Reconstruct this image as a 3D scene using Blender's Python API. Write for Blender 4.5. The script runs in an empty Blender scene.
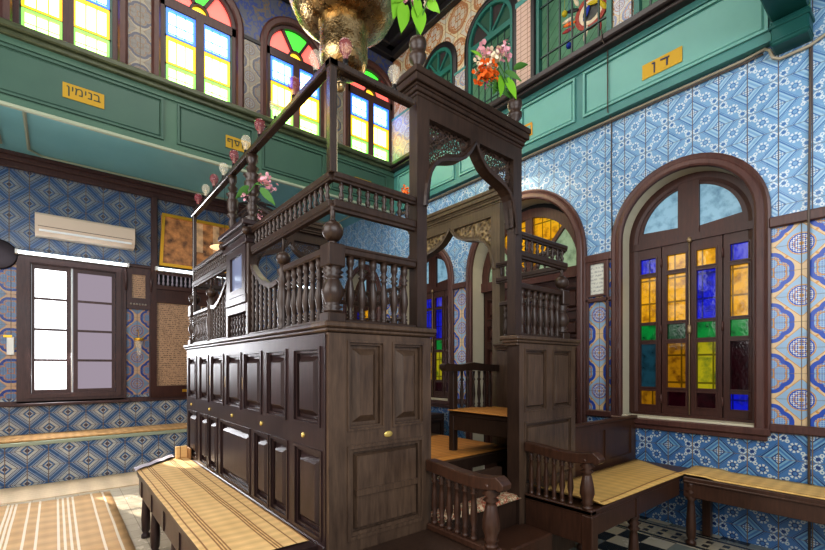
import bpy, math, random
from mathutils import Vector, Matrix
from mathutils.geometry import tessellate_polygon
rnd = random.Random(7)
scene = bpy.context.scene
COL = scene.collection
PI = math.pi
sin, cos = math.sin, math.cos

# ------------------------------------------------------------------ node maths
def lin(c):
    c /= 255.0
    return c/12.92 if c <= .04045 else ((c+.055)/1.055)**2.4
def rgb(r, g, b): return (lin(r), lin(g), lin(b), 1.0)

class V:
    """scalar socket with arithmetic"""
    def __init__(s, nt, sock): s.nt, s.s = nt, sock
    def op(s, o, a=None, b=None, clamp=False):
        n = s.nt.nodes.new('ShaderNodeMath'); n.operation = o; n.use_clamp = clamp
        for i, v in enumerate((s, a, b)):
            if v is None: continue
            if isinstance(v, V): s.nt.links.new(v.s, n.inputs[i])
            else: n.inputs[i].default_value = v
        return V(s.nt, n.outputs[0])
    def __add__(s, o): return s.op('ADD', o)
    def __sub__(s, o): return s.op('SUBTRACT', o)
    def __mul__(s, o): return s.op('MULTIPLY', o)
    def __truediv__(s, o): return s.op('DIVIDE', o)
    def lt(s, o): return s.op('LESS_THAN', o)
    def gt(s, o): return s.op('GREATER_THAN', o)
    def abs(s): return s.op('ABSOLUTE')
    def fr(s): return s.op('FRACT')
    def pp(s, k=1.0): return s.op('PINGPONG', k)
    def mn(s, o): return s.op('MINIMUM', o)
    def mx(s, o): return s.op('MAXIMUM', o)
    def sin(s): return s.op('SINE')
    def sqrt(s): return s.op('SQRT')
    def inv(s): return s.op('MULTIPLY_ADD', -1.0, 1.0)
def hyp(a, b): return (a*a+b*b).sqrt()
def near(v, c, w): return (v-c).abs().lt(w)
class T:
    def __init__(s, name):
        s.m = bpy.data.materials.new(name); s.m.use_nodes = True
        s.nt = s.m.node_tree; s.b = s.nt.nodes['Principled BSDF']; s.out = s.nt.nodes['Material Output']
    def pos(s):
        n = s.nt.nodes.new('ShaderNodeNewGeometry'); x = s.nt.nodes.new('ShaderNodeSeparateXYZ')
        s.nt.links.new(n.outputs['Position'], x.inputs[0]); s.posv = n.outputs['Position']
        return [V(s.nt, x.outputs[i]) for i in range(3)]
    def nrm(s):
        n = s.nt.nodes.new('ShaderNodeNewGeometry'); x = s.nt.nodes.new('ShaderNodeSeparateXYZ')
        s.nt.links.new(n.outputs['True Normal'], x.inputs[0])
        return [V(s.nt, x.outputs[i]) for i in range(3)]
    def noise(s, scale, detail=3, stretch=None, rough=.6):
        n = s.nt.nodes.new('ShaderNodeTexNoise'); n.inputs['Scale'].default_value = scale
        n.inputs['Detail'].default_value = detail; n.inputs['Roughness'].default_value = rough
        g = s.nt.nodes.new('ShaderNodeNewGeometry')
        mp = s.nt.nodes.new('ShaderNodeMapping'); s.nt.links.new(g.outputs['Position'], mp.inputs[0])
        if stretch: mp.inputs['Scale'].default_value = stretch
        s.nt.links.new(mp.outputs[0], n.inputs['Vector'])
        return V(s.nt, n.outputs[0])
    def voro(s, scale, feature='F1', stretch=None):
        n = s.nt.nodes.new('ShaderNodeTexVoronoi'); n.inputs['Scale'].default_value = scale; n.feature = feature
        g = s.nt.nodes.new('ShaderNodeNewGeometry')
        mp = s.nt.nodes.new('ShaderNodeMapping'); s.nt.links.new(g.outputs['Position'], mp.inputs[0])
        if stretch: mp.inputs['Scale'].default_value = stretch
        s.nt.links.new(mp.outputs[0], n.inputs['Vector'])
        return V(s.nt, n.outputs[0])
    def mix(s, a, b, f):
        n = s.nt.nodes.new('ShaderNodeMix'); n.data_type = 'RGBA'
        for k, v in ((6, a), (7, b)):
            if isinstance(v, tuple): n.inputs[k].default_value = v
            else: s.nt.links.new(v, n.inputs[k])
        if isinstance(f, V): s.nt.links.new(f.s, n.inputs[0])
        else: n.inputs[0].default_value = f
        return n.outputs[2]
    def set(s, **k):
        for key, v in k.items():
            i = s.b.inputs[{'col': 'Base Color', 'rough': 'Roughness', 'metal': 'Metallic', 'alpha': 'Alpha', 'ecol': 'Emission Color',
                            'emit': 'Emission Strength', 'trans': 'Transmission Weight', 'spec': 'Specular IOR Level', 'coat': 'Coat Weight',
                            'ior': 'IOR'}[key]]
            if isinstance(v, V): s.nt.links.new(v.s, i)
            elif isinstance(v, (tuple, float, int)): i.default_value = v
            else: s.nt.links.new(v, i)
        return s
    def bump(s, h, strength=.3, dist=.002):
        n = s.nt.nodes.new('ShaderNodeBump'); n.inputs['Strength'].default_value = strength; n.inputs['Distance'].default_value = dist
        s.nt.links.new(h.s, n.inputs['Height']); s.nt.links.new(n.outputs[0], s.b.inputs['Normal']); return s

def plain(name, c, rough=.5, **k):
    return T(name).set(col=c, rough=rough, **k).m
def wood(name, c1, c2, rough=.36, vert=True, spec=.5):
    t = T(name)
    n = t.noise(9, 4, (6, 6, .7) if vert else (1.2, 1.2, 8))
    n2 = t.noise(3.1, 2)
    f = (n*.6+n2*.4-.3)*2.2
    f = f.op('ADD', 0.0, clamp=True)
    t.set(col=t.mix(c1, c2, f), rough=(n2*.2+(rough-.1)), spec=spec)
    t.bump(n, .12, .0015)
    return t.m
M = {}
M['wood'] = wood('aged_brown_wood', rgb(60, 45, 36), rgb(112, 90, 72))
M['wood_long'] = wood('dark_polished_wood', rgb(34, 22, 22), rgb(68, 48, 46), .33)
M['wood_dark'] = wood('dark_canopy_wood', rgb(42, 29, 23), rgb(76, 56, 44), .34)
M['wood_red'] = wood('red_brown_wood', rgb(52, 32, 22), rgb(86, 56, 40), .33)
M['wood_case'] = wood('window_casing_wood', rgb(66, 40, 36), rgb(100, 66, 58), .36)
M['wood_win'] = wood('window_frame_wood', rgb(52, 26, 20), rgb(80, 45, 34), .38)
M['wood_far'] = wood('dull_brown_wood', rgb(60, 40, 40), rgb(92, 66, 62), .4)
M['wood_amber'] = wood('olive_brown_wood', rgb(74, 60, 44), rgb(120, 102, 76), .42)
M['ledge_far'] = wood('green_lit_ledge_wood', rgb(56, 62, 46), rgb(96, 104, 76), .3, False)  # green light from the windows mixed into the far ledge's wood colour
M['wood_gloss'] = wood('varnished_beam_wood', rgb(42, 30, 24), rgb(72, 54, 42), .2, spec=.8)
M['ledge'] = wood('dark_ledge_wood', rgb(40, 34, 36), rgb(72, 60, 58), .35, False)
def painted(name, c1, c2, rough=.4):
    t = T(name); n = t.noise(2.2, 4); t.set(col=t.mix(c1, c2, n), rough=rough); return t.m
M['teal'] = painted('teal_paint', rgb(64, 118, 116), rgb(88, 148, 142))
M['teal_frame'] = painted('teal_window_paint', rgb(34, 92, 84), rgb(54, 118, 106))
M['teal_light'] = painted('pale_teal_paint', rgb(104, 160, 154), rgb(126, 182, 170))
M['teal_dark'] = painted('dark_teal_paint', rgb(10, 66, 62), rgb(22, 92, 86))
M['green_far'] = painted('deep_green_paint', rgb(68, 98, 86), rgb(86, 118, 98))
M['green_far2'] = painted('deep_green_paint_dark', rgb(62, 90, 80), rgb(76, 106, 92))
M['soffit'] = painted('blue_green_soffit_paint', rgb(116, 172, 180), rgb(136, 190, 196))
M['trim_pale'] = plain('pale_moulding_paint', rgb(158, 166, 146), .4)
M['plaster'] = painted('cream_plaster', rgb(180, 172, 150), rgb(206, 200, 178), .6)
M['plaster_dim'] = painted('grey_plaster', rgb(120, 112, 100), rgb(150, 140, 124), .6)
M['ceiling'] = plain('dark_ceiling', rgb(30, 30, 32), .8)
M['cornice_dark'] = plain('shadow_blackened_cornice', rgb(34, 30, 32), .4)
M['white'] = plain('white_plastic', rgb(214, 196, 178), .4)
M['white2'] = plain('white_paint', rgb(230, 230, 226), .4)
M['black'] = plain('black_metal', rgb(24, 22, 24), .4)
M['grille'] = plain('dark_green_iron', rgb(34, 62, 56), .4)
M['cable'] = plain('grey_cable', rgb(96, 84, 76), .5)
M['cable_pale'] = plain('pale_cable', rgb(170, 160, 140), .4)
M['porcelain'] = plain('yellow_brass_knob', rgb(208, 184, 110), .25, metal=.4)
M['gold'] = plain('gilt_frame', rgb(226, 176, 62), .3, metal=.6); M['old_gold'] = plain('dull_brass', rgb(140, 112, 62), .35, metal=.6)
M['yellow'] = plain('mustard_paint', rgb(204, 162, 20), .5)
M['yellow_dim'] = plain('ochre_paint', rgb(176, 142, 30), .5)
M['ink'] = plain('blue_black_ink', rgb(40, 44, 84), .5)
M['ink_dim'] = plain('dark_green_ink', rgb(50, 62, 52), .5)
M['orange_paint'] = plain('orange_letter_paint', rgb(206, 150, 40), .5)
M['dark_void'] = plain('dark_interior', rgb(16, 13, 14), .8)
t = T('hammered_brass'); n = t.noise(14, 3); v = t.voro(60)
t.set(col=t.mix(rgb(150, 118, 72), rgb(226, 204, 160), (n-.3)*2.2), metal=1.0, rough=n*.3+.12).bump(v, .35, .005); M['brass'] = t.m

# --- tiles
GR = .193
def grout(t, p, q, w=.02):
    a = p.pp(1.0); b = q.pp(1.0)      # 0 at even, 1 at odd
    e = a.mn(a.inv()).mn(b.mn(b.inv()))
    return a.mn(a.inv()).lt(w).mx(b.mn(b.inv()).lt(w*.75)*.65), a, b
def finish_tile(t, c, g, groutc, rough=.22):
    n = t.noise(1.3, 3)
    c = t.mix(c, t.mix(c, (0.02, .03, .06, 1), .35), (n-.35)*1.2)
    c = t.mix(c, groutc, g)
    n2 = t.noise(2.3, 1)
    t.set(col=c, rough=g*.4+rough+n2*.12, spec=.5)
    t.bump(g.inv(), .5, .002)
def tile_diamond(name, plain_c, mid, dark, white, y0=1.169, z0=.70, axis='y', groutc=rgb(112, 98, 92)):
    t = T(name); P = t.pos(); h = P[1] if axis == 'y' else P[0]
    p = (h-y0)/GR; q = (P[2]-z0)/GR
    g, a, b = grout(t, p, q, .018)
    s = a+b; u = (s-1.0).abs()
    c = t.mix(plain_c, mid, near(u, .60, .05))
    c = t.mix(c, dark, near(u, .44, .035))
    c = t.mix(c, mid, u.lt(.38))
    c = t.mix(c, dark, near(u, .37, .025)*(((a-b)*14).fr().gt(.45)))
    # flowers in the band
    r = hyp(a-.5, b-.5)
    th = (a-.5).op('ARCTAN2', b-.5); c = t.mix(c, white, near(r, .15, .05)*((th*8).sin().gt(-.35))); c = t.mix(c, dark, near(r, .09, .02)); c = t.mix(c, mid, r.lt(.05)); 
    r2 = hyp(a-.84, b-.16).mn(hyp(a-.16, b-.84))
    c = t.mix(c, white, near(r2, .11, .035)*(((a-b)*9).fr().gt(.3))); c = t.mix(c, dark, r2.lt(.07))
    r3 = hyp(a-.73, b-.27-.04).mn(hyp(a-.27, b-.73))
    c = t.mix(c, white, near(r3, .05, .022))
    # centre square
    c = t.mix(c, dark, near(u, .78, .03)); sp = ((a*11).fr()-.5).abs()+((b*11).fr()-.5).abs()
    c = t.mix(c, t.mix(mid, white, sp.lt(.42)), u.gt(.81))
    finish_tile(t, c, g, groutc); return t.m
M['tile_blue'] = tile_diamond('blue_diamond_wall_tile', rgb(164, 196, 216), rgb(128, 168, 202), rgb(84, 126, 176), rgb(206, 216, 222), groutc=rgb(104, 96, 100))
M['tile_blue_low'] = tile_diamond('shaded_blue_diamond_wall_tile', rgb(116, 162, 190), rgb(72, 118, 168), rgb(38, 68, 120), rgb(190, 200, 200), groutc=rgb(120, 100, 76))  # darker copy of the upper wall tile, shade put into its colours
def tile_cream(name, cream, blue, dark, x0, z0, groutc=rgb(110, 92, 78)):
    t = T(name); P = t.pos()
    p = (P[0]-x0)/GR; q = (P[2]-z0)/GR
    g, a, b = grout(t, p, q, .022)
    s = a+b; u = s.mn(s.op('MULTIPLY_ADD', -1.0, 2.0))
    nz = t.noise(40, 2)
    cr = t.mix(cream, blue, (nz-.5)*1.2)
    c = t.mix(cr, dark, near(u, .585, .022)); c = t.mix(c, blue, near(u, .69, .022))
    c = t.mix(c, blue, u.gt(.77)); c = t.mix(c, dark, near(u, .78, .02)); c = t.mix(c, cr, near(u, .86, .014)); 
    c = t.mix(c, t.mix(blue, dark, .5), u.gt(.95))
    c = t.mix(c, blue, near(u, .27, .045)); c = t.mix(c, dark, near(u, .33, .014)); c = t.mix(c, dark, u.lt(.14))
    finish_tile(t, c, g, groutc, .2); return t.m
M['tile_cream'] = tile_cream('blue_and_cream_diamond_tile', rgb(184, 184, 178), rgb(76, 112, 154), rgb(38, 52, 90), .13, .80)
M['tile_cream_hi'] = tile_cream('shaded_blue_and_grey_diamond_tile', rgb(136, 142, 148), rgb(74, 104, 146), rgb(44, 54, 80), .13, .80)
def tile_floral(name, base, blue, orange, cream, white, h0, z0, axis='y', groutc=rgb(120, 104, 86), gr=GR):
    t = T(name); P = t.pos(); h = P[1] if axis == 'y' else P[0]
    p = (h-h0)/gr; q = (P[2]-z0)/gr
    g, a, b = grout(t, p, q, .016)
    c = base
    # straps round the half-way nodes
    for (A, B) in ((1.0, 0.0), (0.0, 1.0)):
        da = (a-A).abs(); db = (b-B).abs()
        m = (da-db).abs().lt(.17)*((da+db).lt(.95))
        ol = (da-db).abs().lt(.205)*((da+db).lt(1.0))
        c = t.mix(c, orange, ol); c = t.mix(c, cream, m)
    # lobed clover
    da = (a-1.0).abs(); db = (b-1.0).abs(); r = hyp(da, db)
    lobe = hyp(da-.36, db-.1).mn(hyp(da-.1, db-.36))
    c = t.mix(c, blue, near(lobe, .36, .075)*r.gt(.3)); c = t.mix(c, orange, near(lobe, .2, .03))
    sp = ((a*13).fr()-.5).abs()+((b*13).fr()-.5).abs()
    c = t.mix(c, blue, lobe.lt(.3)*sp.lt(.3))
    # medallion
    r = hyp(a, b)
    c = t.mix(c, orange, r.lt(.43)); c = t.mix(c, white, r.lt(.39))
    c = t.mix(c, blue, r.lt(.39)*sp.lt(.46)); c = t.mix(c, orange, near(r, .22, .03)*sp.gt(.5)); c = t.mix(c, orange, r.lt(.07))
    c = t.mix(c, blue, near(r, .36, .02))
    finish_tile(t, c, g, groutc); return t.m
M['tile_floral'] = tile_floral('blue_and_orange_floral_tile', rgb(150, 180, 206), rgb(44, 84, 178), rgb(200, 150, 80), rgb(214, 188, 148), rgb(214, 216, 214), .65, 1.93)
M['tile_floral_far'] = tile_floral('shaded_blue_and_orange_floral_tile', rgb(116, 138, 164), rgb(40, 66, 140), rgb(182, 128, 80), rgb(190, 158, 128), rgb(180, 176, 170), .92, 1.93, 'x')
M['tile_orange'] = tile_floral('cream_and_ochre_floral_tile', rgb(196, 190, 176), rgb(168, 120, 84), rgb(176, 112, 52), rgb(206, 192, 160), rgb(214, 210, 200), 3.9, 5.4, gr=.24)
M['tile_pilaster'] = tile_floral('grey_beige_pilaster_tile', rgb(128, 124, 116), rgb(84, 84, 96), rgb(134, 110, 82), rgb(150, 142, 124), rgb(160, 156, 150), 1.91, 5.1, 'x', gr=.17)
M['tile_pil_right'] = tile_floral('pale_pilaster_tile', rgb(176, 180, 184), rgb(124, 134, 164), rgb(170, 120, 92), rgb(190, 176, 150), rgb(200, 196, 190), 1.95, 5.1, gr=.12)
t = T('pink_brick_tile'); P = t.pos(); g = ((P[2]*18).fr().lt(.12)).mx((P[1]*11).fr().lt(.06))
t.set(col=t.mix(rgb(196, 168, 154), rgb(134, 104, 92), g), rough=.5); M['tile_pink'] = t.m
t = T('blue_swirl_tile'); n = t.noise(9, 2); c = t.mix(rgb(90, 92, 104), rgb(60, 74, 128), near(n, .5, .04)); c = t.mix(c, rgb(120, 100, 76), near(n, .62, .02))
t.set(col=c, rough=.35); M['tile_swirl'] = t.m

# --- floor
t = T('worn_chequered_marble'); P = t.pos()
S = .19
a = (P[0]/S).op('FLOOR'); b = (P[1]/S).op('FLOOR'); ch = ((a+b)*.5).fr().gt(.25)
kx = ((a*3.7+b*7.3).sin()*43.7).fr()
n = t.noise(5, 4)
c = t.mix(rgb(190, 180, 158), rgb(36, 38, 38), ch); c = t.mix(c, rgb(128, 132, 122), kx.gt(.72))
leftm = P[0].lt(1.6)
c = t.mix(c, t.mix(rgb(186, 172, 150), rgb(214, 200, 176), n), leftm)
# border band along the right wall
bx = (P[0]-3.98).abs(); bd = bx.lt(.16)
key = (((P[1]*9).fr()-.5).abs()).lt(.2)*near(bx, .05, .03)
c = t.mix(c, t.mix(rgb(176, 164, 140), rgb(60, 60, 60), key.mx(near(bx, .13, .02))), bd)
g = (P[0]/S).fr().lt(.025).mx((P[1]/S).fr().lt(.025))
c = t.mix(c, rgb(110, 100, 86), g*.6)
t.set(col=c, rough=n*.25+.12); M['floor'] = t.m

# --- straw mats
def straw(name, c1, c2, stripe, axis, lines, across=None, rough=.6, weave=150):
    t = T(name); P = t.pos(); L = P[0] if axis == 'x' else P[1]; A = P[1] if axis == 'x' else P[0]
    w = ((L*weave*.5).sin()*.5+.5)*.5+((A*70).sin()*.5+.5)*.2
    n = t.noise(3, 3); n2 = t.noise(60, 2, (1, .15, 1) if axis == 'x' else (.15, 1, 1))
    c = t.mix(c1, c2, (n*.6+n2*.7-.25)); c = t.mix(c, t.mix(c, (0.1, .05, .015, 1), .6), w*.55)
    m = None
    for x, wd in lines:
        k = near(A, x, wd); m = k if m is None else m.mx(k)
    if m is not None: c = t.mix(c, stripe, m*.8)
    t.set(col=c, rough=rough, spec=.25).bump(w, .5, .003); return t.m
BR = rgb(120, 74, 36)
M['mat_long'] = straw('golden_woven_rush', rgb(214, 178, 122), rgb(242, 208, 154), BR, 'y', [(.545, .004), (.60, .004), (.615, .004), (.63, .004), (.80, .004), (.815, .004), (.83, .004), (.90, .004), (.96, .005)])
M['mat_gold'] = straw('yellow_woven_rush', rgb(204, 164, 94), rgb(234, 198, 128), BR, 'x', [(1.36, .006), (1.78, .005)])
M['mat_wall'] = straw('yellow_rush_runner', rgb(208, 168, 100), rgb(236, 202, 134), BR, 'y', [(3.89, .006)])
M['mat_far'] = straw('pale_rush_runner', rgb(180, 140, 92), rgb(212, 172, 122), BR, 'x', [])
M['mat_inner'] = straw('orange_rush', rgb(176, 116, 52), rgb(214, 156, 84), BR, 'x', [])
WS = rgb(236, 226, 206)
M['mat_floor'] = straw('striped_floor_straw', rgb(196, 154, 104), rgb(226, 190, 140), WS, 'y',
    [(x, .009) for x in (.40, .30, .14, .10, .06, .02, -.12, -.20, -.3, -.33, -.36, -.50, -.53, -.56, -.59, -.75, -.9, -1.0, -1.03, -1.06)], weave=60)
M['mat_plain'] = straw('beige_floor_straw', rgb(206, 182, 150), rgb(226, 206, 176), WS, 'x', [], weave=60)
t = T('patterned_step_rug'); n = t.noise(26, 2); c = t.mix(rgb(196, 176, 146), rgb(150, 84, 60), near(n, .5, .05)); c = t.mix(c, rgb(110, 100, 70), near(n, .62, .03))
t.set(col=c, rough=.8); M['rug'] = t.m
t = T('crumpled_white_cloth'); n = t.noise(12, 4); t.set(col=rgb(206, 198, 206), rough=.8).bump(n, .6, .02); M['cloth'] = t.m

# --- glass
def glass(name, c, strength, rough=.08, grid=None, dark=None):
    t = T(name); n = t.noise(11, 4)
    strength *= .62
    cc = t.mix(c, dark or tuple(x*.3 for x in c[:3])+(1,), (n-.46)*4.0)
    if grid:
        P = t.pos(); g = (P[1]*grid).fr().lt(.12).mx(((P[2]*grid*.5).fr()).lt(.07))
        cc = t.mix(cc, tuple(x*.3 for x in c[:3])+(1,), g)
    t.set(col=t.mix(cc, (0, 0, 0, 1), .65), rough=rough, ecol=cc, emit=strength*1.75).bump(t.noise(30, 2), .25, .003); return t.m  # panes emit their own colour in place of light from behind
PD = rgb(84, 126, 150)
G = {
 'blue': glass('cobalt_blue_glass', rgb(20, 30, 196), .55, grid=9),
 'yellow': glass('amber_yellow_glass', rgb(236, 176, 26), .5, grid=9, dark=rgb(150, 96, 14)),
 'green': glass('emerald_green_glass', rgb(10, 140, 62), .5, dark=rgb(4, 62, 30)),
 'dgreen': glass('dark_green_glass', rgb(6, 82, 44), .3),
 'teal': glass('slate_teal_glass', rgb(38, 84, 100), .3),
 'dred': glass('deep_red_glass', rgb(52, 8, 20), .25),
 'ygreen': glass('yellow_green_glass', rgb(176, 166, 26), .5, grid=8, dark=rgb(90, 110, 30)),
 'brown': glass('brown_amber_glass', rgb(170, 122, 18), .4, grid=8, dark=rgb(90, 50, 12)),
 'pale': glass('pale_blue_rippled_glass', rgb(140, 178, 196), .6, .3, dark=PD),
 'palegreen': glass('pale_green_glass', rgb(160, 182, 150), .5, .25, dark=rgb(110, 130, 104)),
}
def lightglass(name, c, s):
    t = T(name); t.set(col=c, rough=.3, ecol=c, emit=s); return t.m
L = {
 'blue': lightglass('sunlit_blue_glass', (.30, .52, 1.0, 1), 5.5), 'yellow': lightglass('sunlit_yellow_glass', (1.0, .76, .24, 1), 5.0),
 'green': lightglass('sunlit_green_glass', (.40, 1.0, .24, 1), 5.0), 'red': lightglass('sunlit_red_glass', (1.0, .16, .13, 1), 1.1),
 'lime': lightglass('sunlit_lime_glass', (.08, .85, .06, 1), 1.1), 'amber': lightglass('sunlit_amber_glass', (1.0, .62, .05, 1), 1.1),
 'r_blue': lightglass('blue_halo_and_bar', (.06, .2, .95, 1), .9), 'r_yellow': lightglass('yellow_halo_and_bar', (.9, .48, .02, 1), .9),
 'r_green': lightglass('green_halo_and_bar', (.25, .62, .12, 1), .8),  # glare colour round the upper panes, shared with their glazing bars
}
def sky_pane(name, c, s, tr):
    m = bpy.data.materials.new(name); m.use_nodes = True; nt = m.node_tree; nt.nodes.clear()
    o = nt.nodes.new('ShaderNodeOutputMaterial'); e = nt.nodes.new('ShaderNodeEmission'); e.inputs[0].default_value = c; e.inputs[1].default_value = s
    tt = nt.nodes.new('ShaderNodeBsdfTransparent'); tt.inputs[0].default_value = (tr, tr, tr, 1)
    a = nt.nodes.new('ShaderNodeAddShader'); nt.links.new(e.outputs[0], a.inputs[0]); nt.links.new(tt.outputs[0], a.inputs[1]); nt.links.new(a.outputs[0], o.inputs[0]); return m
M['pane_bright'] = sky_pane('overexposed_window_pane', (.95, .97, 1, 1), 1.6, .7)
M['pane_dim'] = sky_pane('frosted_mauve_pane', (.52, .44, .52, 1), .55, .15)
M['tube'] = lightglass('fluorescent_tube_glow', (.80, .92, 1, 1), 5)
M['lamp_glow'] = lightglass('warm_lamp_glow', (1, .62, .25, 1), 4)
t = T('bulb_clear_glass'); t.set(col=rgb(236, 226, 206), rough=.06, alpha=.24); M['bulb'] = t.m
t = T('bulb_red_glass'); t.set(col=rgb(150, 78, 86), rough=.06, alpha=.5); M['bulb_red'] = t.m
# fretwork: real openings
def fret(name, c, c2, scale):
    t = T(name); v = t.voro(scale, 'DISTANCE_TO_EDGE'); v2 = t.voro(scale, 'F1')
    t.set(col=t.mix(c, c2, v2), rough=.4, alpha=(v.lt(.10)).mx(v2.lt(.10))); return t.m
M['fret'] = fret('dark_pierced_fretwork', rgb(48, 34, 28), rgb(80, 60, 48), 42)
t = T('carved_olive_fretwork'); v = t.voro(30, 'SMOOTH_F1'); t.set(col=t.mix(rgb(70, 54, 36), rgb(166, 142, 100), v*1.6-.2), rough=.4).bump(v, 1, .03); M['fret2'] = t.m
# printed things
t = T('inscribed_parchment'); P = t.pos()
row = ((P[2]*34).fr()-.5).abs().lt(.3); n = t.noise(90, 2, (1, 1, .6)); tx = row*n.gt(.5)
c = t.mix(rgb(184, 150, 120), rgb(92, 70, 56), tx*.8); t.set(col=c, rough=.4); M['parchment'] = t.m
t = T('inscribed_marble'); P = t.pos(); row = ((P[2]*26).fr()-.5).abs().lt(.25); n = t.noise(60, 2); c = t.mix(rgb(206, 206, 196), rgb(140, 142, 142), row*n.gt(.5)*.7)
t.set(col=c, rough=.3); M['marble_text'] = t.m
t = T('glowing_brown_interior_painting'); P = t.pos(); n = t.noise(5, 4); cols = ((P[0]*26).sin()).gt(.35)*P[2].gt(3.2)*P[0].gt(1.62)
n = t.noise(8, 5); c = t.mix(rgb(70, 50, 40), rgb(196, 138, 86), (n-.3)*2.2); c = t.mix(c, rgb(200, 178, 146), cols*n*.8); t.set(col=c, rough=.25, ecol=c, emit=.35); M['painting'] = t.m  # picture brightened by its own emission
t = T('glowing_green_boarding'); P = t.pos(); d = ((P[1]+P[2])*6).fr().lt(.06); n = t.noise(6, 3)
c = t.mix(t.mix(rgb(84, 128, 100), rgb(124, 164, 134), n), rgb(56, 84, 68), d); t.set(col=c, rough=.6, ecol=c, emit=.4); M['boards'] = t.m  # boards emit light of their own to lift the dark gallery
M['green_dark'] = plain('dark_green_glazing', rgb(40, 78, 62), .7)
M['brown_dark'] = plain('dark_brown_glazing', rgb(52, 42, 42), .7)
for nm, c in dict(leaf=(120, 176, 40), leafd=(70, 120, 46), pink=(226, 170, 180), orange=(240, 120, 34), cream=(232, 216, 188), red=(170, 60, 60), magenta=(200, 60, 130), blueb=(30, 60, 170), ylw=(214, 190, 40)).items():
    t = T('petal_'+nm if nm not in ('leaf', 'leafd') else 'foliage_'+nm); t.set(col=rgb(*c), rough=.6); M[nm] = t.m

# ------------------------------------------------------------------ mesh building
ID = lambda u, v, w: (u, v, w)
def MX(X, s=-1):   # plane X=const: u->Y, v->Z, w outward (s=-1 faces -X)
    return lambda u, v, w: (X+s*w, u, v)
def MY(Y, s=-1):   # plane Y=const: u->X, v->Z, w outward
    return lambda u, v, w: (u, Y+s*w, v)
def MZ(Z): return lambda u, v, w: (u, v, Z+w)

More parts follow.
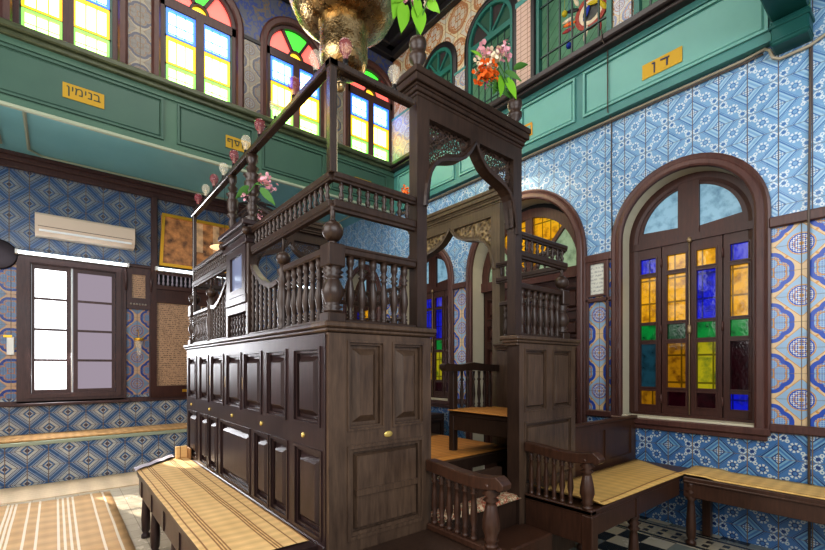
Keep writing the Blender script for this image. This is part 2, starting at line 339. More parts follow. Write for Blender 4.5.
class MB:
    def __init__(s): s.v = []; s.f = []; s.sm = []
    def add(s, vs, fs, smooth=False):
        b = len(s.v); s.v += [tuple(v) for v in vs]; s.f += [tuple(b+i for i in f) for f in fs]; s.sm += [smooth]*len(fs); return s
    def box(s, x0, x1, y0, y1, z0, z1, bev=0.0):
        if x0 > x1: x0, x1 = x1, x0
        if y0 > y1: y0, y1 = y1, y0
        if z0 > z1: z0, z1 = z1, z0
        b = min(bev, (x1-x0)*.45, (y1-y0)*.45, (z1-z0)*.45)
        if b <= 0:
            vs = [(x, y, z) for z in (z0, z1) for y in (y0, y1) for x in (x0, x1)]
            return s.add(vs, [(0, 2, 3, 1), (4, 5, 7, 6), (0, 1, 5, 4), (2, 6, 7, 3), (0, 4, 6, 2), (1, 3, 7, 5)])
        # chamfered along the edges: three inset shells
        vs = []; idx = {}
        for ix, x in enumerate((x0, x1)):
            for iy, y in enumerate((y0, y1)):
                for iz, z in enumerate((z0, z1)):
                    sx, sy, sz = (1, -1)[ix], (1, -1)[iy], (1, -1)[iz]
                    idx[ix, iy, iz] = len(vs)
                    vs += [(x, y+sy*b, z+sz*b), (x+sx*b, y, z+sz*b), (x+sx*b, y+sy*b, z)]
        fs = []
        I = lambda a, b_, c, k: idx[a, b_, c]+k
        for a in (0, 1):
            q = [I(a, 0, 0, 0), I(a, 1, 0, 0), I(a, 1, 1, 0), I(a, 0, 1, 0)]; fs.append(q if a else q[::-1])
            q = [I(0, a, 0, 1), I(0, a, 1, 1), I(1, a, 1, 1), I(1, a, 0, 1)]; fs.append(q if a else q[::-1])
            q = [I(0, 0, a, 2), I(1, 0, a, 2), I(1, 1, a, 2), I(0, 1, a, 2)]; fs.append(q if a else q[::-1])
        for a in (0, 1):
            for c in (0, 1):
                fs.append([I(a, c, 0, 0), I(a, c, 0, 1), I(a, c, 1, 1), I(a, c, 1, 0)])
                fs.append([I(a, 0, c, 0), I(a, 1, c, 0), I(a, 1, c, 2), I(a, 0, c, 2)])
                fs.append([I(0, a, c, 1), I(1, a, c, 1), I(1, a, c, 2), I(0, a, c, 2)])
                fs.append([I(0, a, c, 0), I(0, a, c, 1), I(0, a, c, 2)]); fs.append([I(1, a, c, 0), I(1, a, c, 1), I(1, a, c, 2)])
        return s.add(vs, fs)
    def lathe(s, prof, c=(0, 0, 0), seg=12, square=False, axis='z'):
        vs = []; fs = []
        n = len(prof)
        for r, z in prof:
            for k in range(seg):
                a = 2*PI*(k+.5)/seg
                p = (r*cos(a), r*sin(a), z)
                if axis == 'x': p = (z, p[0], p[1])
                if axis == 'y': p = (p[0], z, p[1])
                vs.append((c[0]+p[0], c[1]+p[1], c[2]+p[2]))
        for i in range(n-1):
            for k in range(seg):
                k2 = (k+1) % seg
                fs.append((i*seg+k, i*seg+k2, (i+1)*seg+k2, (i+1)*seg+k))
        fs.append(tuple(range(seg))[::-1]); fs.append(tuple((n-1)*seg+k for k in range(seg)))
        return s.add(vs, fs, seg > 4)
    def ball(s, c, r, seg=14, rings=9, sc=(1, 1, 1)):
        prof = [(max(.0005, r*sin(PI*i/rings)), -r*cos(PI*i/rings)) for i in range(rings+1)]
        m = MB().lathe(prof, (0, 0, 0), seg)
        return s.add([(c[0]+v[0]*sc[0], c[1]+v[1]*sc[1], c[2]+v[2]*sc[2]) for v in m.v], m.f, True)
    def tube(s, pts, r, seg=8, smooth=True):
        pts = [Vector(p) for p in pts]; vs = []; fs = []; n = len(pts)
        rr = r if isinstance(r, (list, tuple)) else [r]*n
        up = Vector((0, 0, 1))
        for i, p in enumerate(pts):
            d = (pts[min(i+1, n-1)]-pts[max(i-1, 0)]).normalized()
            ref = up if abs(d.z) < .9 else Vector((1, 0, 0))
            a = d.cross(ref).normalized(); b = d.cross(a).normalized()
            for k in range(seg):
                t_ = 2*PI*k/seg; vs.append(p+a*cos(t_)*rr[i]+b*sin(t_)*rr[i])
        for i in range(n-1):
            for k in range(seg):
                fs.append((i*seg+k, i*seg+(k+1) % seg, (i+1)*seg+(k+1) % seg, (i+1)*seg+k))
        fs.append(tuple(range(seg))); fs.append(tuple((n-1)*seg+k for k in range(seg)))
        return s.add(vs, fs, smooth)
    def plate(s, outer, holes, mp, w0, w1, smooth=False):
        polys = [outer]+list(holes)
        flat = [p for q in polys for p in q]
        tris = tessellate_polygon([[Vector((p[0], p[1], 0)) for p in q] for q in polys])
        n = len(flat)
        vs = [mp(p[0], p[1], w0) for p in flat]+[mp(p[0], p[1], w1) for p in flat]
        fs = [tuple(t_) for t_ in tris]+[tuple(i+n for i in t_[::-1]) for t_ in tris]
        o = 0
        for q in polys:
            m = len(q)
            for i in range(m):
                j = (i+1) % m; fs.append((o+i, o+j, o+j+n, o+i+n))
            o += m
        return s.add(vs, fs)
    def frustum(s, u0, u1, v0, v1, mp, w0, w1, inset):
        A = [(u0, v0), (u1, v0), (u1, v1), (u0, v1)]; i = inset
        B = [(u0+i, v0+i), (u1-i, v0+i), (u1-i, v1-i), (u0+i, v1-i)]
        return s.add([mp(a, b, w0) for a, b in A]+[mp(a, b, w1) for a, b in B],
                     [(4, 5, 6, 7)]+[(k, (k+1) % 4, 4+(k+1) % 4, 4+k) for k in range(4)])
    def raised(s, u0, u1, v0, v1, mp, m=.018, fld=.028, depth=.014, w=0.0):
        """moulded sunk border with a raised and fielded centre; w is the surface level"""
        A = [(u0, v0), (u1, v0), (u1, v1), (u0, v1)]
        for k, (a, b, hh) in enumerate(((0, m*.5, .030), (m*.5, m, .018))):
            s.plate([(u0+a, v0+a), (u1-a, v0+a), (u1-a, v1-a), (u0+a, v1-a)],
                    [[(u0+b, v0+b), (u0+b, v1-b), (u1-b, v1-b), (u1-b, v0+b)]], mp, -.01, hh)
        g = m+.010
        s.frustum(u0+g, u1-g, v0+g, v1-g, mp, -.006, .026, fld)
        return s
    def prof_ring(s, path, mp, secs, closed=False):
        """sweep a cross-section [(offset, w)] along a 2-D path in plane coordinates (offset along the path's left normal)"""
        n = len(path); vs = []; fs = []; k = len(secs)
        for i, p in enumerate(path):
            if closed: a = path[i-1]; b = path[(i+1) % n]
            else: a = path[max(i-1, 0)]; b = path[min(i+1, n-1)]
            dx, dy = b[0]-a[0], b[1]-a[1]; l = math.hypot(dx, dy) or 1; nx, ny = -dy/l, dx/l
            for o, w in secs: vs.append(mp(p[0]+nx*o, p[1]+ny*o, w))
        for i in range(n if closed else n-1):
            j = (i+1) % n
            for q in range(k-1): fs.append((i*k+q, j*k+q, j*k+q+1, i*k+q+1))
            fs.append((i*k+k-1, j*k+k-1, j*k, i*k))
        if not closed:
            fs.append(tuple(range(k))); fs.append(tuple((n-1)*k+q for q in range(k)))
        return s.add(vs, fs)
    def build(s, name, mat, parent=None, org=None):
        me = bpy.data.meshes.new(name)
        if parent is not None: off = ORG[parent.name]
        elif org is not None: off = Vector(org)
        else:
            xs = [v[0] for v in s.v]; ys = [v[1] for v in s.v]; zs = [v[2] for v in s.v]
            off = Vector(((min(xs)+max(xs))/2, (min(ys)+max(ys))/2, min(zs)))
        me.from_pydata([(v[0]-off.x, v[1]-off.y, v[2]-off.z) for v in s.v], [], s.f)
        me.validate()
        if len(me.polygons) == len(s.sm): me.polygons.foreach_set('use_smooth', s.sm)
        import bmesh
        b = bmesh.new(); b.from_mesh(me); bmesh.ops.recalc_face_normals(b, faces=b.faces); b.to_mesh(me); b.free()
        me.materials.append(M[mat] if isinstance(mat, str) else mat)
        o = bpy.data.objects.new(name, me); COL.objects.link(o)
        if parent is not None: o.parent = parent; ORG[o.name] = off
        else: o.location = off; ORG[o.name] = off
        return o
ORG = {}
def tag(o, label=None, cat=None, group=None, kind=None):
    if label: o['label'] = label
    if cat: o['category'] = cat
    if group: o['group'] = group
    if kind: o['kind'] = kind
    return o
def thing(name, loc, label=None, cat=None, group=None, kind=None):
    o = bpy.data.objects.new(name, None); COL.objects.link(o); o.location = loc; o.empty_display_size = .1
    ORG[o.name] = Vector(loc); return tag(o, label, cat, group, kind)
def struct(mb, name, mat, label=None, cat=None):
    return tag(mb.build(name, mat, org=(0, 0, 0)), label, cat, kind='structure')
KIDS = {}
def copy_tree(o, parent=None):
    c = o.copy(); COL.objects.link(c)
    if parent is not None: c.parent = parent
    for ch in [x for x in bpy.data.objects if x.parent == o]:
        copy_tree(ch, c)
    return c
def copies(src, places, parent):
    """copies of a part at offsets, sharing the mesh"""
    for p in places:
        c = src.copy(); COL.objects.link(c); c.parent = parent; c.location = Vector(src.location)+Vector(p)

# ------------------------------------------------------------------ camera
ANG = math.radians(39.45); H0 = 1.4
cam = bpy.data.cameras.new('camera'); co = bpy.data.objects.new('camera', cam); COL.objects.link(co); scene.camera = co
co.location = (0, 0, H0); co.rotation_euler = (PI/2, 0, -ANG)
cam.lens = 434/825*36; cam.sensor_width = 36; cam.sensor_fit = 'HORIZONTAL'; cam.shift_y = 92/825; cam.clip_start = .05

XR, YF = 4.26, 7.43      # right wall, far wall
XU, YU = 4.20, 5.60      # upper storey planes

def arch_pts(c, half, z0, zs, n=20):
    """closed outline, anticlockwise from lower left"""
    return [(c-half, z0), (c+half, z0)]+[(c+half*cos(PI*k/n), zs+half*sin(PI*k/n)) for k in range(n+1)]
def arch_open(c, half, z0, zs, n=24):
    return [(c+half, z0)]+[(c+half*cos(PI*k/n), zs+half*sin(PI*k/n)) for k in range(n+1)]+[(c-half, z0)]
def rect(u0, u1, v0, v1): return [(u0, v0), (u1, v0), (u1, v1), (u0, v1)]

# ================================================================== SHELL
struct(MB().box(-3, 4.5, -2.5, 7.6, -.06, 0), 'floor', 'floor', 'worn marble floor of pale and dark squares', 'floor')
struct(MB().box(-3, 4.9, -.6, 7.6, 6.62, 6.72), 'ceiling', 'ceiling', 'dark ceiling high over the hall', 'ceiling')
WIN = [1.445, 4.89, 6.62]     # arched windows on the right wall (centre along Y)
holes_mid = []
def right_band(name, z0, z1, mat, n):
    """wall panel between two heights with the arched openings cut out"""
    y0, y1 = -2.2, YF+.1
    b = MB()
    outer = rect(y0, y1, z0, z1); hs = []
    for c, half, sill, sp in [(w, .53, .93, 2.62) for w in WIN]+[(3.18, .76, 0, 2.62)]:
        lo = max(sill, z0); 
        if lo >= z1: continue
        if z1 <= sp: seg = ('r', c-half, c+half, lo)
        hs.append((c, half, lo, sp))
    hs.sort()
    # build the outline as a comb so openings may touch the band edges
    if name == 'high':
        pts = [(y0, z0)]
        for c, half, lo, sp in hs:
            pts += [(c-half, z0)]+[(c-half*cos(PI*k/20), sp+half*sin(PI*k/20)) for k in range(21)]+[(c+half, z0)]
        pts += [(y1, z0), (y1, z1), (y0, z1)]
        b.plate(pts, [], MX(XR, 1), 0, .06)
    else:
        edges = [y0]
        for c, half, lo, sp in hs:
            edges += [c-half, c+half]
        edges.append(y1)
        for i in range(0, len(edges), 2): b.box(XR, XR+.06, edges[i], edges[i+1], z0, z1)
    return struct(b, n, mat, None)
tag(right_band('low', 0, .93, 'tile_blue_low', 'wall_right_low'), 'lower right wall in blue diamond tiles toned as in shade', 'wall')
tag(right_band('mid', .93, 2.50, 'tile_floral', 'wall_right_middle'), 'middle band of right wall in blue and orange floral tiles', 'wall')
tag(right_band('high', 2.50, 3.90, 'tile_blue', 'wall_right_high'), 'upper band of right wall in pale blue diamond tiles', 'wall')
struct(MB().box(XR, XR+.06, -2.2, .6, 3.90, 4.6).box(XR, XR+.06, 5.5, 7.55, 3.90, 4.15), 'wall_right_top', 'tile_blue', 'right wall above the beam in blue tiles', 'wall')
# far wall
b = MB().plate(rect(-3, XR, 0, 4.1), [[(-.2, 1.0), (-.2, 2.78), (.62, 2.78), (.62, 1.0)]], MY(YF, 1), 0, .06)
# three bands with the window hole
def far_band(z0, z1, mat, nm, lab):
    b = MB(); w0, w1, a, c = -.24, .66, 1.02, 2.76
    if z0 < a or z1 > c:
        if z1 <= a+.01: b.box(-3, XR, YF, YF+.06, z0, z1)
        elif z0 >= c-.01: b.box(-3, XR, YF, YF+.06, z0, z1)
    if z0 >= .9 and z1 <= 2.9:
        b.box(-3, w0, YF, YF+.06, z0, z1); b.box(w1, XR, YF, YF+.06, z0, z1)
    struct(b, nm, mat, lab, 'wall')
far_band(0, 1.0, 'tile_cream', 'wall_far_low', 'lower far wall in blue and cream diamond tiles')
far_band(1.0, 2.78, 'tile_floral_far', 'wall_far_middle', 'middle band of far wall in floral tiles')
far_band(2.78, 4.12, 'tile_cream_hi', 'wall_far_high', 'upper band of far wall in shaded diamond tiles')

def trim(mb, n, mat, lab=None, cat='trim'): return struct(mb, 'trim_%d' % n, mat, lab, cat)
# rails on the right wall
b = MB()
for (y0, y1) in ((-2.2, .835), (2.06, 2.335), (4.03, 4.28), (5.5, 6.0)):
    b.box(XR-.035, XR, y0, y1, 2.465, 2.545, .008)
trim(b, 1, 'wood_case', 'brown wooden rail across the right wall above the floral tiles')
b = MB()
for (y0, y1) in ((-2.2, .835), (2.06, 2.335), (4.03, 4.28), (5.5, 6.0)):
    b.box(XR-.03, XR, y0, y1, .90, .965, .008)
trim(b, 2, 'wood_case', 'brown dado rail along the right wall')
b = MB()
for (y0, y1) in ((2.06, 2.335),): b.box(XR-.03, XR, y0, y1, 2.06, 2.10, .006); b.box(XR-.03, XR, 2.09, 2.115, .95, 2.5, .004); b.box(XR-.03, XR, 2.30, 2.325, .95, 2.5, .004)
trim(b, 3, 'wood_case', 'narrow wooden frame between the window and the door')
b = MB().box(-3, -.35, YF-.03, YF, 2.80, 2.90, .006).box(.77, 4.2, YF-.03, YF, 2.83, 2.89, .006)
b.box(-3, 4.2, YF-.03, YF, .90, .965, .006)
trim(b, 4, 'wood_far', 'brown rails along the far wall')
# cornice between far wall and soffit
b = MB().box(-3, XR, YF-.06, YF, 3.90, 4.06, .01).box(-3, XR, YF-.12, YF, 3.97, 4.06, .01).box(-3, XR, YF-.18, YF, 4.02, 4.06)
trim(b, 5, 'wood_far', 'dark brown cornice under the gallery soffit', 'cornice')
struct(MB().box(-3, XR, YU, YF+.05, 4.06, 4.12), 'trim_6', 'soffit', 'blue green painted underside of the gallery', 'soffit')
# soffit moulding: octagonal-cornered frame
def soffit_frame(x0, x1, y0, y1, n):
    c = .12
    path = [(x0+c, y0), (x1-c, y0), (x1, y0+c), (x1, y1-c), (x1-c, y1), (x0+c, y1), (x0, y1-c), (x0, y0+c)]
    b = MB().prof_ring(path, MZ(4.055), [(-.016, 0), (-.016, -.012), (0, -.02), (.016, -.012), (.016, 0)], True)
    trim(b, n, 'trim_pale', 'pale raised moulding on the gallery soffit')
soffit_frame(-.25, 4.0, 5.83, 7.17, 7)
soffit_frame(-2.7, -.5, 5.83, 7.17, 8)

# ------------------------------------------------------------------ gallery fascias (upper storey)
def fascia(mp, u0, u1, panels, mat, matp, n, lab, zb=3.87, zt=4.56):
    b = MB().plate(rect(u0, u1, zb, zt), [], mp, -.05, 0)
    for z0, z1, w in ((zb, zb+.07, .018), (zt-.12, zt, .02)): b.plate(rect(u0, u1, z0, z1), [], mp, 0, w)
    struct(b, 'trim_%d' % n, mat, lab, 'fascia')
    root = thing('trim_%d' % (n+1), mp((u0+u1)/2, zb, 0), lab.replace('fascia board', 'panel mouldings of the fascia'), 'panelling', kind='structure')
    for p0, p1 in panels:
        q = MB(); q.plate(rect(p0, p1, zb+.09, zt-.14), [rect(p0+.022, p1-.022, zb+.112, zt-.162)], mp, 0, .022)
        q.frustum(p0+.03, p1-.03, zb+.12, zt-.17, mp, 0, .012, .012)
        q.build('fascia_panel', matp, root)
fascia(MY(YU-.03), -3, XU, [(-2.9, -1.42), (-1.36, -.9), (-.84, .94), (1.08, 1.95), (2.06, 2.95), (3.05, 4.05)], 'green_far', 'green_far2', 9, 'dark green gallery fascia board along the far side')
fascia(MX(XU), .7, YU, [(.83, 2.33), (2.42, 3.10), (3.2, 4.1), (4.2, 5.45)], 'teal', 'teal_light', 11, 'teal gallery fascia board along the right wall')
# ledges
b = MB().box(XU-.10, XU, .5, YU, 4.50, 4.54, .008).box(XU-.14, XU+.02, .5, YU, 4.54, 4.61, .012)
trim(b, 13, 'ledge', 'dark brown ledge above the right teal fascia', 'ledge')
b = MB().box(-3, XU, YU-.09, YU, 4.50, 4.55, .008).box(-3, XU, YU-.13, YU+.02, 4.55, 4.615, .012)
trim(b, 14, 'ledge_far', 'dark ledge above the far green fascia', 'ledge')
# light line at the lower edge of the far fascia
trim(MB().box(-3, XU, YU-.07, YU-.03, 3.84, 3.875, .006), 15, 'trim_pale', 'pale edge moulding below the far fascia')

# beam crossing the hall at the right
b = MB().box(-.5, XR-.14, .585, .80, 3.96, 4.5, .01)
b.box(-.5, XR-.14, .575, .81, 4.05, 4.075)
trim(b, 16, 'teal_dark', 'dark teal beam spanning the hall', 'beam')
b = MB().box(XR-.16, XR, .585, .80, 3.775, 3.96, .01).box(XR-.17, XR, .575, .81, 3.90, 3.93, .006).box(XR-.165, XR, .58, .805, 3.8, 3.815, .004)
trim(b, 17, 'teal_dark', 'dark teal bracket under the end of the beam', 'bracket')
trim(MB().box(XR-.5, XR, -2.2, .5, 4.12, 4.6, .01), 18, 'cornice_dark', 'soffit right of the teal beam, blackened as in shadow', 'cornice')  # coloured black for the deep shadow beside the beam

# upper far wall with arched stained windows
ZW0, ZSP = 4.60, 5.62
FW = [-1.12, .10, 1.33, 2.55, 3.775]
HW = .42
def comb(y0, y1, z0, z1, cs, half, sp):
    pts = [(y0, z0)]
    for c in cs: pts += [(c-half, z0)]+[(c-half*cos(PI*k/20), sp+half*sin(PI*k/20)) for k in range(21)]+[(c+half, z0)]
    return pts+[(y1, z0), (y1, z1), (y0, z1)]
b = MB().plate(comb(-2.2, XU+.05, ZW0, 6.62, FW, HW, ZSP), [], MY(YU, 1), 0, .08)
struct(b, 'wall_far_upper', 'tile_swirl', 'upper far wall between the arched stained glass windows', 'wall')
b = MB()
for c0, c1 in zip(FW[:-1], FW[1:]): b.box(c0+HW+.07, c1-HW-.07, YU-.02, YU, 4.60, 5.55, .004)
trim(b, 19, 'tile_pilaster', 'grey floral tiled pilasters between the far windows', 'pilaster')
b = MB()
for c0, c1 in zip(FW[:-1], FW[1:]): b.box(c0+HW+.05, c1-HW-.05, YU-.03, YU, 5.55, 5.60, .004)
b.box(-2.2, XU, YU-.1, YU, 6.30, 6.40, .01).box(-2.2, XU, YU-.2, YU, 6.40, 6.62, .02)
trim(b, 20, 'cornice_dark', 'black cornice at the top of the far upper wall', 'cornice')

def arch_stained(name, c, label):
    mp = MY(YU, -1)
    root = thing(name, (c, YU, ZW0), label, 'window', 'arched stained glass windows above the far gallery', 'structure')
    cs = MB().prof_ring(arch_open(c, HW+.04, ZW0, ZSP), mp, [(-.045, 0), (-.045, .03), (-.02, .045), (.03, .04), (.045, .02), (.045, -.06)])
    cs.build('casing', 'wood_case', root)
    fr = MB()
    fr.prof_ring(arch_open(c, HW-.02, ZW0, ZSP), mp, [(-.03, 0), (-.03, -.05), (.03, -.05), (.03, 0)])
    fr.plate(rect(c-HW, c+HW, ZSP-.10, ZSP), [], mp, -.06, .0)
    fr.plate(rect(c-.045, c+.045, ZW0, ZSP-.05), [], mp, -.06, .005)
    fr.plate(rect(c-HW, c+HW, ZW0-.02, ZW0+.03), [], mp, -.06, .0)
    # fan bars
    R0, R1 = .10, HW-.03
    for a in (0, 60, 120, 180):
        a = math.radians(a); w = .018
        p = [(c+R0*cos(a)-w*sin(a), ZSP+R0*sin(a)+w*cos(a)), (c+R0*cos(a)+w*sin(a), ZSP+R0*sin(a)-w*cos(a)),
             (c+R1*cos(a)+w*sin(a), ZSP+R1*sin(a)-w*cos(a)), (c+R1*cos(a)-w*sin(a), ZSP+R1*sin(a)+w*cos(a))]
        fr.plate(p, [], mp, -.06, -.01)
    fr.prof_ring([(c+R0*cos(PI*k/12), ZSP+R0*sin(PI*k/12)) for k in range(13)], mp, [(-.014, -.01), (-.014, -.06), (.014, -.06), (.014, -.01)])
    fr.build('frame', 'wood_far', root)
    w = -.045
    for k, m in enumerate(('red', 'lime', 'red')):
        a0, a1 = math.radians(60*k+3), math.radians(60*k+57); q = []
        for j in range(9): a = a0+(a1-a0)*j/8; q.append((c+R1*cos(a), ZSP+R1*sin(a)))
        for j in range(9): a = a1-(a1-a0)*j/8; q.append((c+R0*cos(a), ZSP+R0*sin(a)))
        MB().plate(q, [], mp, w-.01, w).build('fan_pane', L[m], root)
    MB().plate([(c+R0*cos(PI*k/12), ZSP+R0*sin(PI*k/12)) for k in range(13)], [], mp, w-.01, w).build('fan_pane', L['amber'], root)
    for s_ in (-1, 1):
        u0, u1 = (c-.34, c-.06) if s_ < 0 else (c+.05, c+.33)
        lf = MB(); 
        for (z0, z1) in ((4.60, 4.635), (4.855, 4.885), (5.175, 5.205), (5.50, 5.53)): lf.plate(rect(u0-.025, u1+.025, z0, z1), [], mp, -.045, -.012)
        lf.plate(rect(u0-(.07 if s_ < 0 else .03), u0, 4.6, 5.53), [], mp, -.045, -.012); lf.plate(rect(u1, u1+(.08 if s_ > 0 else .03), 4.6, 5.53), [], mp, -.045, -.012)
        o = lf.build('casement', 'green_far2', root)
        for z0, z1, m in ((4.635, 4.855, 'green'), (4.885, 5.175, 'yellow'), (5.205, 5.50, 'blue')):
            MB().plate(rect(u0, u1, z0, z1), [], mp, w-.01, w).build('glass_pane', L[m], o)
            e = MB().plate(rect(u0-.014, u1+.014, z0-.010, z1+.010), [rect(u0+.011, u1-.011, z0+.010, z1-.010)], mp, w, w+.038)  # coloured strip imitates the glare halo round each bright pane
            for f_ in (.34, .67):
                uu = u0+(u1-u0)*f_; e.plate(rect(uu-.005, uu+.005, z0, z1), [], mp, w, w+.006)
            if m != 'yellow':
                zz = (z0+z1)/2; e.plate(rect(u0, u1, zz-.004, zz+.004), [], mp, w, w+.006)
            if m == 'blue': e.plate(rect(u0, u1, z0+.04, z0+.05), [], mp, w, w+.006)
            e.build('halo_edge_and_bars', L['r_'+m], o)
    return root
names = ['arched stained glass window leftmost on the far gallery', 'arched stained glass window above the far ochre plaque reading right to left', 'arched stained glass window second from the left in view',
         'arched stained glass window left of the brass lamp stem', 'arched stained glass window under the end of the top beam near the corner']
for i, c in enumerate(FW): arch_stained('window_%d' % (i+1), c, names[i])

# upper right wall
RW = [2.47]
b = MB()
pts = [(.5, 4.60), (1.0, 4.60), (1.0, 6.5), (1.82, 6.5), (1.82, 4.60), (2.03, 4.60), (2.03, 6.5), (2.90, 6.5), (2.90, 4.60), (3.17, 4.60)]
for c in (3.57, 4.53):
    half = .38 if c < 4 else .33
    pts += [(c-half, 4.60)]+[(c-half*cos(PI*k/20), 5.58+half*sin(PI*k/20)) for k in range(21)]+[(c+half, 4.60)]
pts += [(YU, 4.60), (YU, 6.62), (.5, 6.62)]
b.plate(pts, [], MX(XU, 1), 0, .08)
struct(b, 'wall_right_upper', 'tile_orange', 'upper right wall in cream and ochre floral tiles', 'wall')
b = MB().box(XU-.025, XU, 4.86, YU, 4.6, 5.35).box(XU-.025, XU, 3.955, 4.19, 4.6, 5.35)
trim(b, 21, 'tile_pil_right', 'pale tiled strips between the arched gallery windows', 'pilaster')
trim(MB().box(XU-.025, XU, 2.95, 3.16, 4.6, 5.62), 22, 'tile_pink', 'pinkish brick tiled pilaster on the upper right wall', 'pilaster')
trim(MB().box(XU-.03, XU, 1.84, 2.0, 4.6, 6.4), 23, 'tile_pil_right', 'pale floral tiled pilaster between the gallery lattices', 'pilaster')
b = MB().box(XU-.03, XU, 3.95, 4.2, 5.34, 5.37).box(XU-.03, XU, 2.9, 3.17, 5.60, 5.66).box(XU-.03, XU, 4.85, YU, 5.34, 5.37)
trim(b, 24, 'teal', 'thin teal strips on the upper right wall')
b = MB().box(XU-.10, XU, .5, YU, 6.30, 6.40, .01).box(XU-.22, XU, .5, YU, 6.40, 6.62, .02)
trim(b, 25, 'cornice_dark', 'black cornice at the top of the right upper wall', 'cornice')
trim(MB().box(XU-.05, XU, 2.89, 2.95, 4.6, 6.4, .01), 26, 'cornice_dark', 'black post beside the gallery lattice', 'post')
# green boarded space behind the lattices
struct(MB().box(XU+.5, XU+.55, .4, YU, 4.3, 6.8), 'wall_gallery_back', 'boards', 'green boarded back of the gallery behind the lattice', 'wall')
struct(MB().box(XU, XU+.55, .4, YU, 4.5, 4.58), 'floor_gallery', 'ledge', 'gallery floor behind the lattice', 'floor')

def teal_arch(name, c, half, label):
    mp = MX(XU); root = thing(name, (XU, c, 4.6), label, 'window', None, 'structure'); sp = 5.58
    b = MB().prof_ring(arch_open(c, half, 4.6, sp), mp, [(-.05, 0), (-.05, .02), (.0, .035), (.02, .03), (.02, -.05)]); b.build('casing', 'cornice_dark', root)
    f = MB().prof_ring(arch_open(c, half-.035, 4.6, sp), mp, [(-.03, -.02), (-.03, .02), (.03, .02), (.03, -.02)])
    f.plate(rect(c-half, c+half, sp-.09, sp-.02), [], mp, -.03, .015)
    R1 = half-.03
    for a in (50, 92, 135):
        a = math.radians(a); w = .014; p0 = (c, sp-.04)
        f.plate([(p0[0]-w*sin(a), p0[1]+w*cos(a)), (p0[0]+w*sin(a), p0[1]-w*cos(a)), (c+R1*cos(a)+w*sin(a), sp+R1*sin(a)-w*cos(a)), (c+R1*cos(a)-w*sin(a), sp+R1*sin(a)+w*cos(a))], [], mp, -.03, .01)
    f.build('frame', 'teal_frame', root)
    for k, (a0, a1) in enumerate(((0, 50), (50, 92), (92, 135), (135, 180))):
        q = [(c, sp-.03)]+[(c+R1*cos(math.radians(a0+(a1-a0)*j/8)), sp+R1*sin(math.radians(a0+(a1-a0)*j/8))) for j in range(9)]
        MB().plate(q, [], mp, -.03, -.02).build('fan_pane', ('brown_dark', 'green_dark')[k % 2], root)
    g = MB()
    for k in range(1, 6):
        u = c-half+.07+(2*half-.14)*k/6; g.box(XU+.01, XU+.022, u-.006, u+.006, 4.6, sp-.06)
    for z in (4.70, 4.76, 5.30, 5.36): g.box(XU+.005, XU+.015, c-half+.06, c+half-.06, z-.006, z+.006)
    g.build('lattice', 'grille', root)
teal_arch('window_6', 3.57, .38, 'teal arched gallery window with lattice behind the pink and orange bouquet')
teal_arch('window_7', 4.53, .33, 'smaller looking teal arched gallery window nearest the far corner')
def lattice_win(name, y0, y1, label):
    root = thing(name, (XU, (y0+y1)/2, 4.6), label, 'window', None, 'structure'); mp = MX(XU)
    MB().plate(rect(y0, y1, 4.58, 6.5), [rect(y0+.05, y1-.05, 4.63, 6.45)], mp, -.04, .025).build('frame', 'teal_frame', root)
    g = MB(); n = 6
    for k in range(1, n):
        u = y0+(y1-y0)*k/n; g.box(XU+.0, XU+.018, u-.008, u+.008, 4.6, 6.5)
    for z in (4.68, 4.86, 5.42, 5.62): g.box(XU-.005, XU+.012, y0+.03, y1-.03, z-.008, z+.008)
    g.build('lattice', 'grille', root)
lattice_win('window_8', 2.03, 2.90, 'tall teal framed lattice window with a colourful ornament behind it')
lattice_win('window_9', 1.0, 1.82, 'tall teal framed lattice window at the top right before the beam')
# ornament behind the lattice
o = thing('wall_ornament', (XU+.4, 2.3, 5.2), 'round red and cream folk ornament with yellow bird shapes behind the gallery lattice', 'ornament')
def ring(c, r0, r1, X, th, n=32, sc=1.0):
    A = [(c[0]+r1*cos(2*PI*k/n), c[1]+sc*r1*sin(2*PI*k/n)) for k in range(n)]
    B = [(c[0]+r0*cos(2*PI*k/n), c[1]+sc*r0*sin(2*PI*k/n)) for k in range(n)]
    return MB().plate(A, [B], MX(X), 0, th)
oc = (2.33, 5.14); XO = XU+.16
ring(oc, .135, .18, XO, .02).build('outer_ring', plain('speckled_red', rgb(176, 80, 66), .6), o)
ring(oc, .09, .135, XO, .015).build('cream_ring', 'cream', o)
MB().plate([(oc[0]+.09*cos(2*PI*k/24), oc[1]+.09*sin(2*PI*k/24)) for k in range(24)], [], MX(XO), 0, .01).build('centre', plain('slate_centre', rgb(92, 92, 90), .6), o)
for (du, dz, m, a) in ((-.04, .06, 'ylw', .3), (-.14, -.03, 'ylw', 1.0), (-.12, .06, 'black', .5), (.04, .0, 'blueb', 2.0), (.24, .0, 'orange', .2), (.25, -.06, 'red', .1), (.25, .05, 'cream', .1), (-.14, .14, 'black', .6), (.16, .2, 'cream', 1.2), (.2, .12, 'black', .4), (-.1, -.2, 'red', 1.4), (.05, -.21, 'cream', 1.8)):
    b = MB().ball((0, 0, 0), .05, 10, 6, (.2, 1.6, .45)); rm = Matrix.Rotation(a, 3, 'X')
    q = MB().add([tuple(rm @ Vector(v)+Vector((XO-.03, oc[0]+du, oc[1]+dz))) for v in b.v], b.f, True); q.build('painted_feather', m, o)
for yy, zz, m, lab in ((2.567, 4.90, 'blueb', 'small blue glass ball hanging behind the gallery lattice'), (2.62, 5.28, 'ylw', 'small yellow glass ball hanging behind the gallery lattice')):
    b = MB().ball((XU+.12, yy, zz), .032, 12, 8); b.tube([(XU+.12, yy, zz), (XU+.12, yy, 6.5)], .002, 5); tag(b.build('hanging_ball', m), lab, 'ball')

